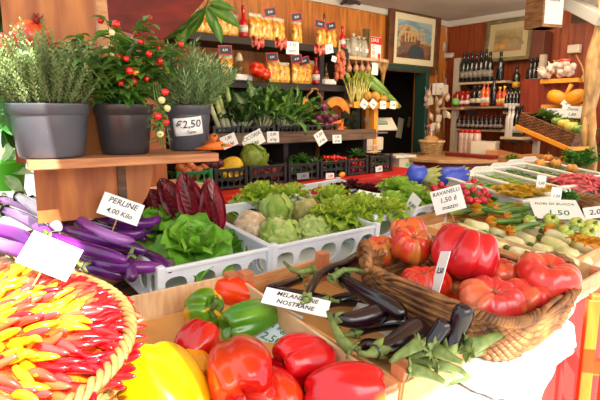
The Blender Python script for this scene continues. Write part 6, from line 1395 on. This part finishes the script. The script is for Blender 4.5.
for i in range(30):
    px = 424+random.uniform(0, 26); py = 88+random.uniform(0, 48); X = 4.45+random.uniform(-.1, .1)
    t = thing('herb_sachet', 's', 'sachet', WX(px, py, X), (random.uniform(-.3, .3), random.uniform(-.5, .5), -1.3+random.uniform(-.6, .6)))
    if i % 3 == 0: MB().box((0, 0, 0), (.055, .002, .075)).build('paper', mat('tag_cream', (226, 206, 176), .6), t, smooth=False)
    else:
        MB().grid(lambda u, v: Vector((.03*math.sin(PI*u)*math.cos(2*PI*v)*(1.1-.5*u), .02*math.sin(PI*u)*math.sin(2*PI*v), -.05+.10*u)), 8, 14, wrap=True).build('sachet', mat('sachet%d' % (i % 2), [(214, 176, 140), (190, 120, 80)][i % 2], .4, c2=(230, 210, 180), scale=25), t)
    MB().tube([(0, 0, .04), (0, 0, .10)], .0012, 4).build('string', M_paper, t); tagl.append(t)
for t in tagl: tag(t, 'small cream sachet or card in the cluster hanging beside the doorway', 'sachet', 'hanging sachets by the doorway')
for px in (428, 436, 444):
    st = MB().tube([WX(px, 70, 4.46), WX(px, 138, 4.46)], .003, 5).build('herb_line', M_wickp); tag(st, 'thin cord carrying the hanging sachets, %s of three' % {428: 'leftmost', 436: 'middle', 444: 'rightmost'}[px], 'cord')
card('white notice pinned left of the conduit by the wine shelf', WX(438, 89, 4.6), .12, .12, ['', 'orario', ''], rz=-PI/2+.4, lean=0, pick=0)
tag(MB().lathe([(.03, 0), (.04, .02), (.03, .06), (0, .07)], 12).build('green_pot', mat('green_glaze', (120, 180, 90), .4), None, WX(455.5, 105, 4.5)), 'small green pot at the left of the bottle shelves', 'pot')
# garlic on the tray
ga = MB().lathe([(0, -.022), (.02, -.02), (.03, -.006), (.028, .008), (.012, .022), (.005, .034), (.004, .05)], 14).build('garlic_bulb', mat('garlic_skin', (236, 218, 196), .5, c2=(214, 176, 160), scale=20))
random.seed(60); gp_ = []
for i in range(34):
    k = i/34; px = 541+35*random.random(); py = 76.5-random.random()**1.2*(12-abs(px-560)*.25)-(px-541)*.08; gp_.append(WX(px, py, 4.40+.14*random.random()))
L_g = []
for i, p in enumerate(gp_):
    o = ga if i == 0 else ga.copy()
    if i: C.objects.link(o)
    o.location = p; orient(o, (random.uniform(-1, 1), random.uniform(-1, 1), random.uniform(-.2, 1))); tag(o, 'white garlic bulb heaped on the orange shelf tray', 'garlic', 'garlic bulbs')
tag(MB().tube([(0, .07, 0), (0, .0, .01), (0, -.06, 0)], [.006, .012, .01], 8).build('red_chilli_bunch', mat('red_gloss', (1, 1, 1)), None, WX(563, 61, 4.4)), 'red dried pepper lying on top of the garlic', 'pepper')
# cut pumpkin on the lower orange shelf
pk = thing('cut_pumpkin', 'cut orange pumpkin with a thick stalk on the orange shelf', 'pumpkin', WX(566, 97, 4.38), (0, 0, -PI/2))
MB().grid(lambda u, v: (lambda q, r_: Vector((.155*q, r_*.7*math.sin(2*PI*v), r_*math.cos(2*PI*v)-.012*math.cos(PI*q))))(-math.cos(PI*u), .062*math.sqrt(max(0, 1-math.cos(PI*u)**4))*(1-.38*math.exp(-(math.cos(PI*u)/.22)**2))), 28, 20, wrap=True).build('flesh', mat('pumpkin_bright', (246, 160, 30), .45, c2=(236, 140, 20), scale=10), pk)
MB().tube([(0, 0, .0), (.01, 0, .05), (.035, 0, .10)], [.02, .014, .018], 8).build('stalk', mat('pk_stalk', (214, 150, 60), .6), pk)
for (px, py, w_, h_, r_, lb_, s_) in [(567, 103, .07, .07, .7, 'white diamond card beneath the cut pumpkin', ['2']), (554, 113, .17, .075, 0, 'left handwritten card on the red boards above the inclined tray', ['Aglio', 'rosso']), (572, 112, .15, .095, .05, 'right handwritten card on the red boards above the inclined tray', ['Zucca', '1,80'])]:
    card(lb_, WX(px, py, 4.36), w_, h_, s_, rz=-PI/2+.35, lean=.05, roll=r_, pick=0)
bb = MB().box((0, 0, 0), (.02, .75, .55)).build('backboard', mat('red_board', (150, 56, 30), .5, c2=(120, 40, 22), scale=4, stretch=(1, 8, 1)), None, (4.55, WX(562, 110, 4.55).y, WX(562, 110, 4.55).z), smooth=False); tag(bb, 'red brown board behind the pumpkin and the inclined tray', 'board')
# switch box, wooden spoon
bx('switch_box', 'small cream electric box on the red boards right of the garlic', 'box', 574, 53, 4.83, (.06, .10, .07), M_sc)
tag(MB().tube([WX(576, 55, 4.55), WX(582, 66, 4.5), WX(584, 74, 4.5)], [.006, .006, .008], 6).grid(lambda u, v: WX(584, 78, 4.5)+Vector((.01*math.cos(2*PI*v), .022*math.sin(PI*u)*math.sin(2*PI*v), -.035*math.cos(PI*u))), 6, 12, wrap=True).build('wooden_spoon', M_crate), 'wooden spoon hanging by the rough pole', 'spoon')
# inclined basket tray
a = WX(518, 123, 4.1); c = WX(570, 145, 3.98); mid = (a+c)/2; dd = (c-a); rz = math.atan2(dd.y, dd.x); L_ = dd.length; sl = math.asin(dd.z/L_)
it = thing('inclined_tray', 'sloping dark wicker tray on an orange board holding squashes and greens', 'tray', a); it.rotation_euler = (Matrix.Rotation(rz, 3, 'Z') @ Matrix.Rotation(-sl, 3, 'Y') @ Matrix.Rotation(-0.02, 3, 'X')).to_euler()
MB().box((L_/2, .13, -.03), (L_*1.02, .30, .035)).build('orange_board', mat('orange_shelf', (1, 1, 1)), it, smooth=False, bevel=.004)
b = MB()
for k in range(8):
    z = -.005+.013*k; b.tube([(x/40*L_, .004*math.sin(x*1.6+k*PI), z) for x in range(41)], .007, 5); b.tube([(x/40*L_, .24+.004*math.sin(x*1.6+k*PI), z) for x in range(41)], .007, 5)
    for s_ in (0, L_): b.tube([(s_, y/16*.24, z) for y in range(17)], .007, 5)
b.build('woven_wall', mat('dark_wicker2', (140, 84, 40), .5, c2=(86, 48, 22), scale=20), it)
MB().box((L_/2, .12, .04), (L_*.97, .22, .02)).build('liner', M_old, it, smooth=False)
ip = lambda k, y, z: it.matrix_basis @ Vector((L_*k, y, z))
bpy.context.view_layer.update()
sq = []
for i, (k, cA, cB, r_) in enumerate([(.62, (236, 200, 80), (214, 180, 60), .05), (.76, (226, 214, 110), (170, 190, 80), .055), (.88, (150, 180, 70), (90, 130, 50), .05), (.5, (110, 150, 60), (150, 170, 80), .045)]):
    o = fruit(r_, r_*1.6, 8, .1, cA=cA, cB=cB, seed=i, dimT=.1).build('squash', M_skin); MB().tube([(0, 0, r_*.55), (0, 0, r_)], .007, 6).build('stem', M_stem, o); o.location = ip(k, .12, .10); sq.append(o); tag(o, ['yellow squash in the sloping tray, left of the pale one', 'pale yellow green squash at the centre right of the sloping tray', 'green squash at the lower right end of the sloping tray', 'dark green squash at the middle of the sloping tray'][i], 'squash')
for i, k in enumerate([.1, .22, .36, .55, .7, .85, .95]):
    leaf_head('leafy_greens', '%s clump of dark greens from the left in the sloping tray' % ORD[i], 'greens', ip(k, .2, .09), .07, seed=120+i, c1=(110, 150, 60), c2=(60, 110, 40), rib=(150, 180, 90), n=20, W=.45, ruf=.05)
# tall tan sticks
tsk = []
for i, (px, rx) in enumerate([(585, .008), (590.5, .0)]):
    a = G(px, 147, 1.12) if False else WX(px, 146, 3.9); c = WX(px+[0, 4][i], [117, 108][i], 3.9)
    o = MB().tube([Vector((0, 0, 0)), (c-a)*.5, c-a], [.022, .026, .008], 9).build('tan_gourd_stick', mat('tan_stick', (216, 170, 104), .6, c2=(190, 140, 76), scale=12), None, a); tsk.append(o); tag(o, ['tall tan pointed loaf standing by the rough pole, left one', 'tall tan pointed loaf standing by the rough pole, right one'][i], 'bread')
# paper on the hanging box
lpn = thing('paper_notice', 'white handwritten paper notice on the side of the hanging box', 'notice', (0, 0, 0))
MB_m = lb.matrix_basis; bpy.context.view_layer.update()
lpn.location = lb.matrix_world @ Vector((0.0, -.0745, .06)); lpn.rotation_euler = lb.rotation_euler
MB().box((0, 0, 0), (.135, .002, .27)).build('paper', M_paper, lpn, smooth=False); text('Verdure', .028, M_ink, lpn, (0, -.0015, .05)); text('fresche', .026, M_ink, lpn, (0, -.0015, .0))
tag(MB().tube([lb.matrix_world @ Vector((0, 0, .22)), lb.matrix_world @ Vector((0, 0, .6))], .012, 8).build('hanger_rod', M_metal), 'metal rod holding up the hanging box', 'rod')
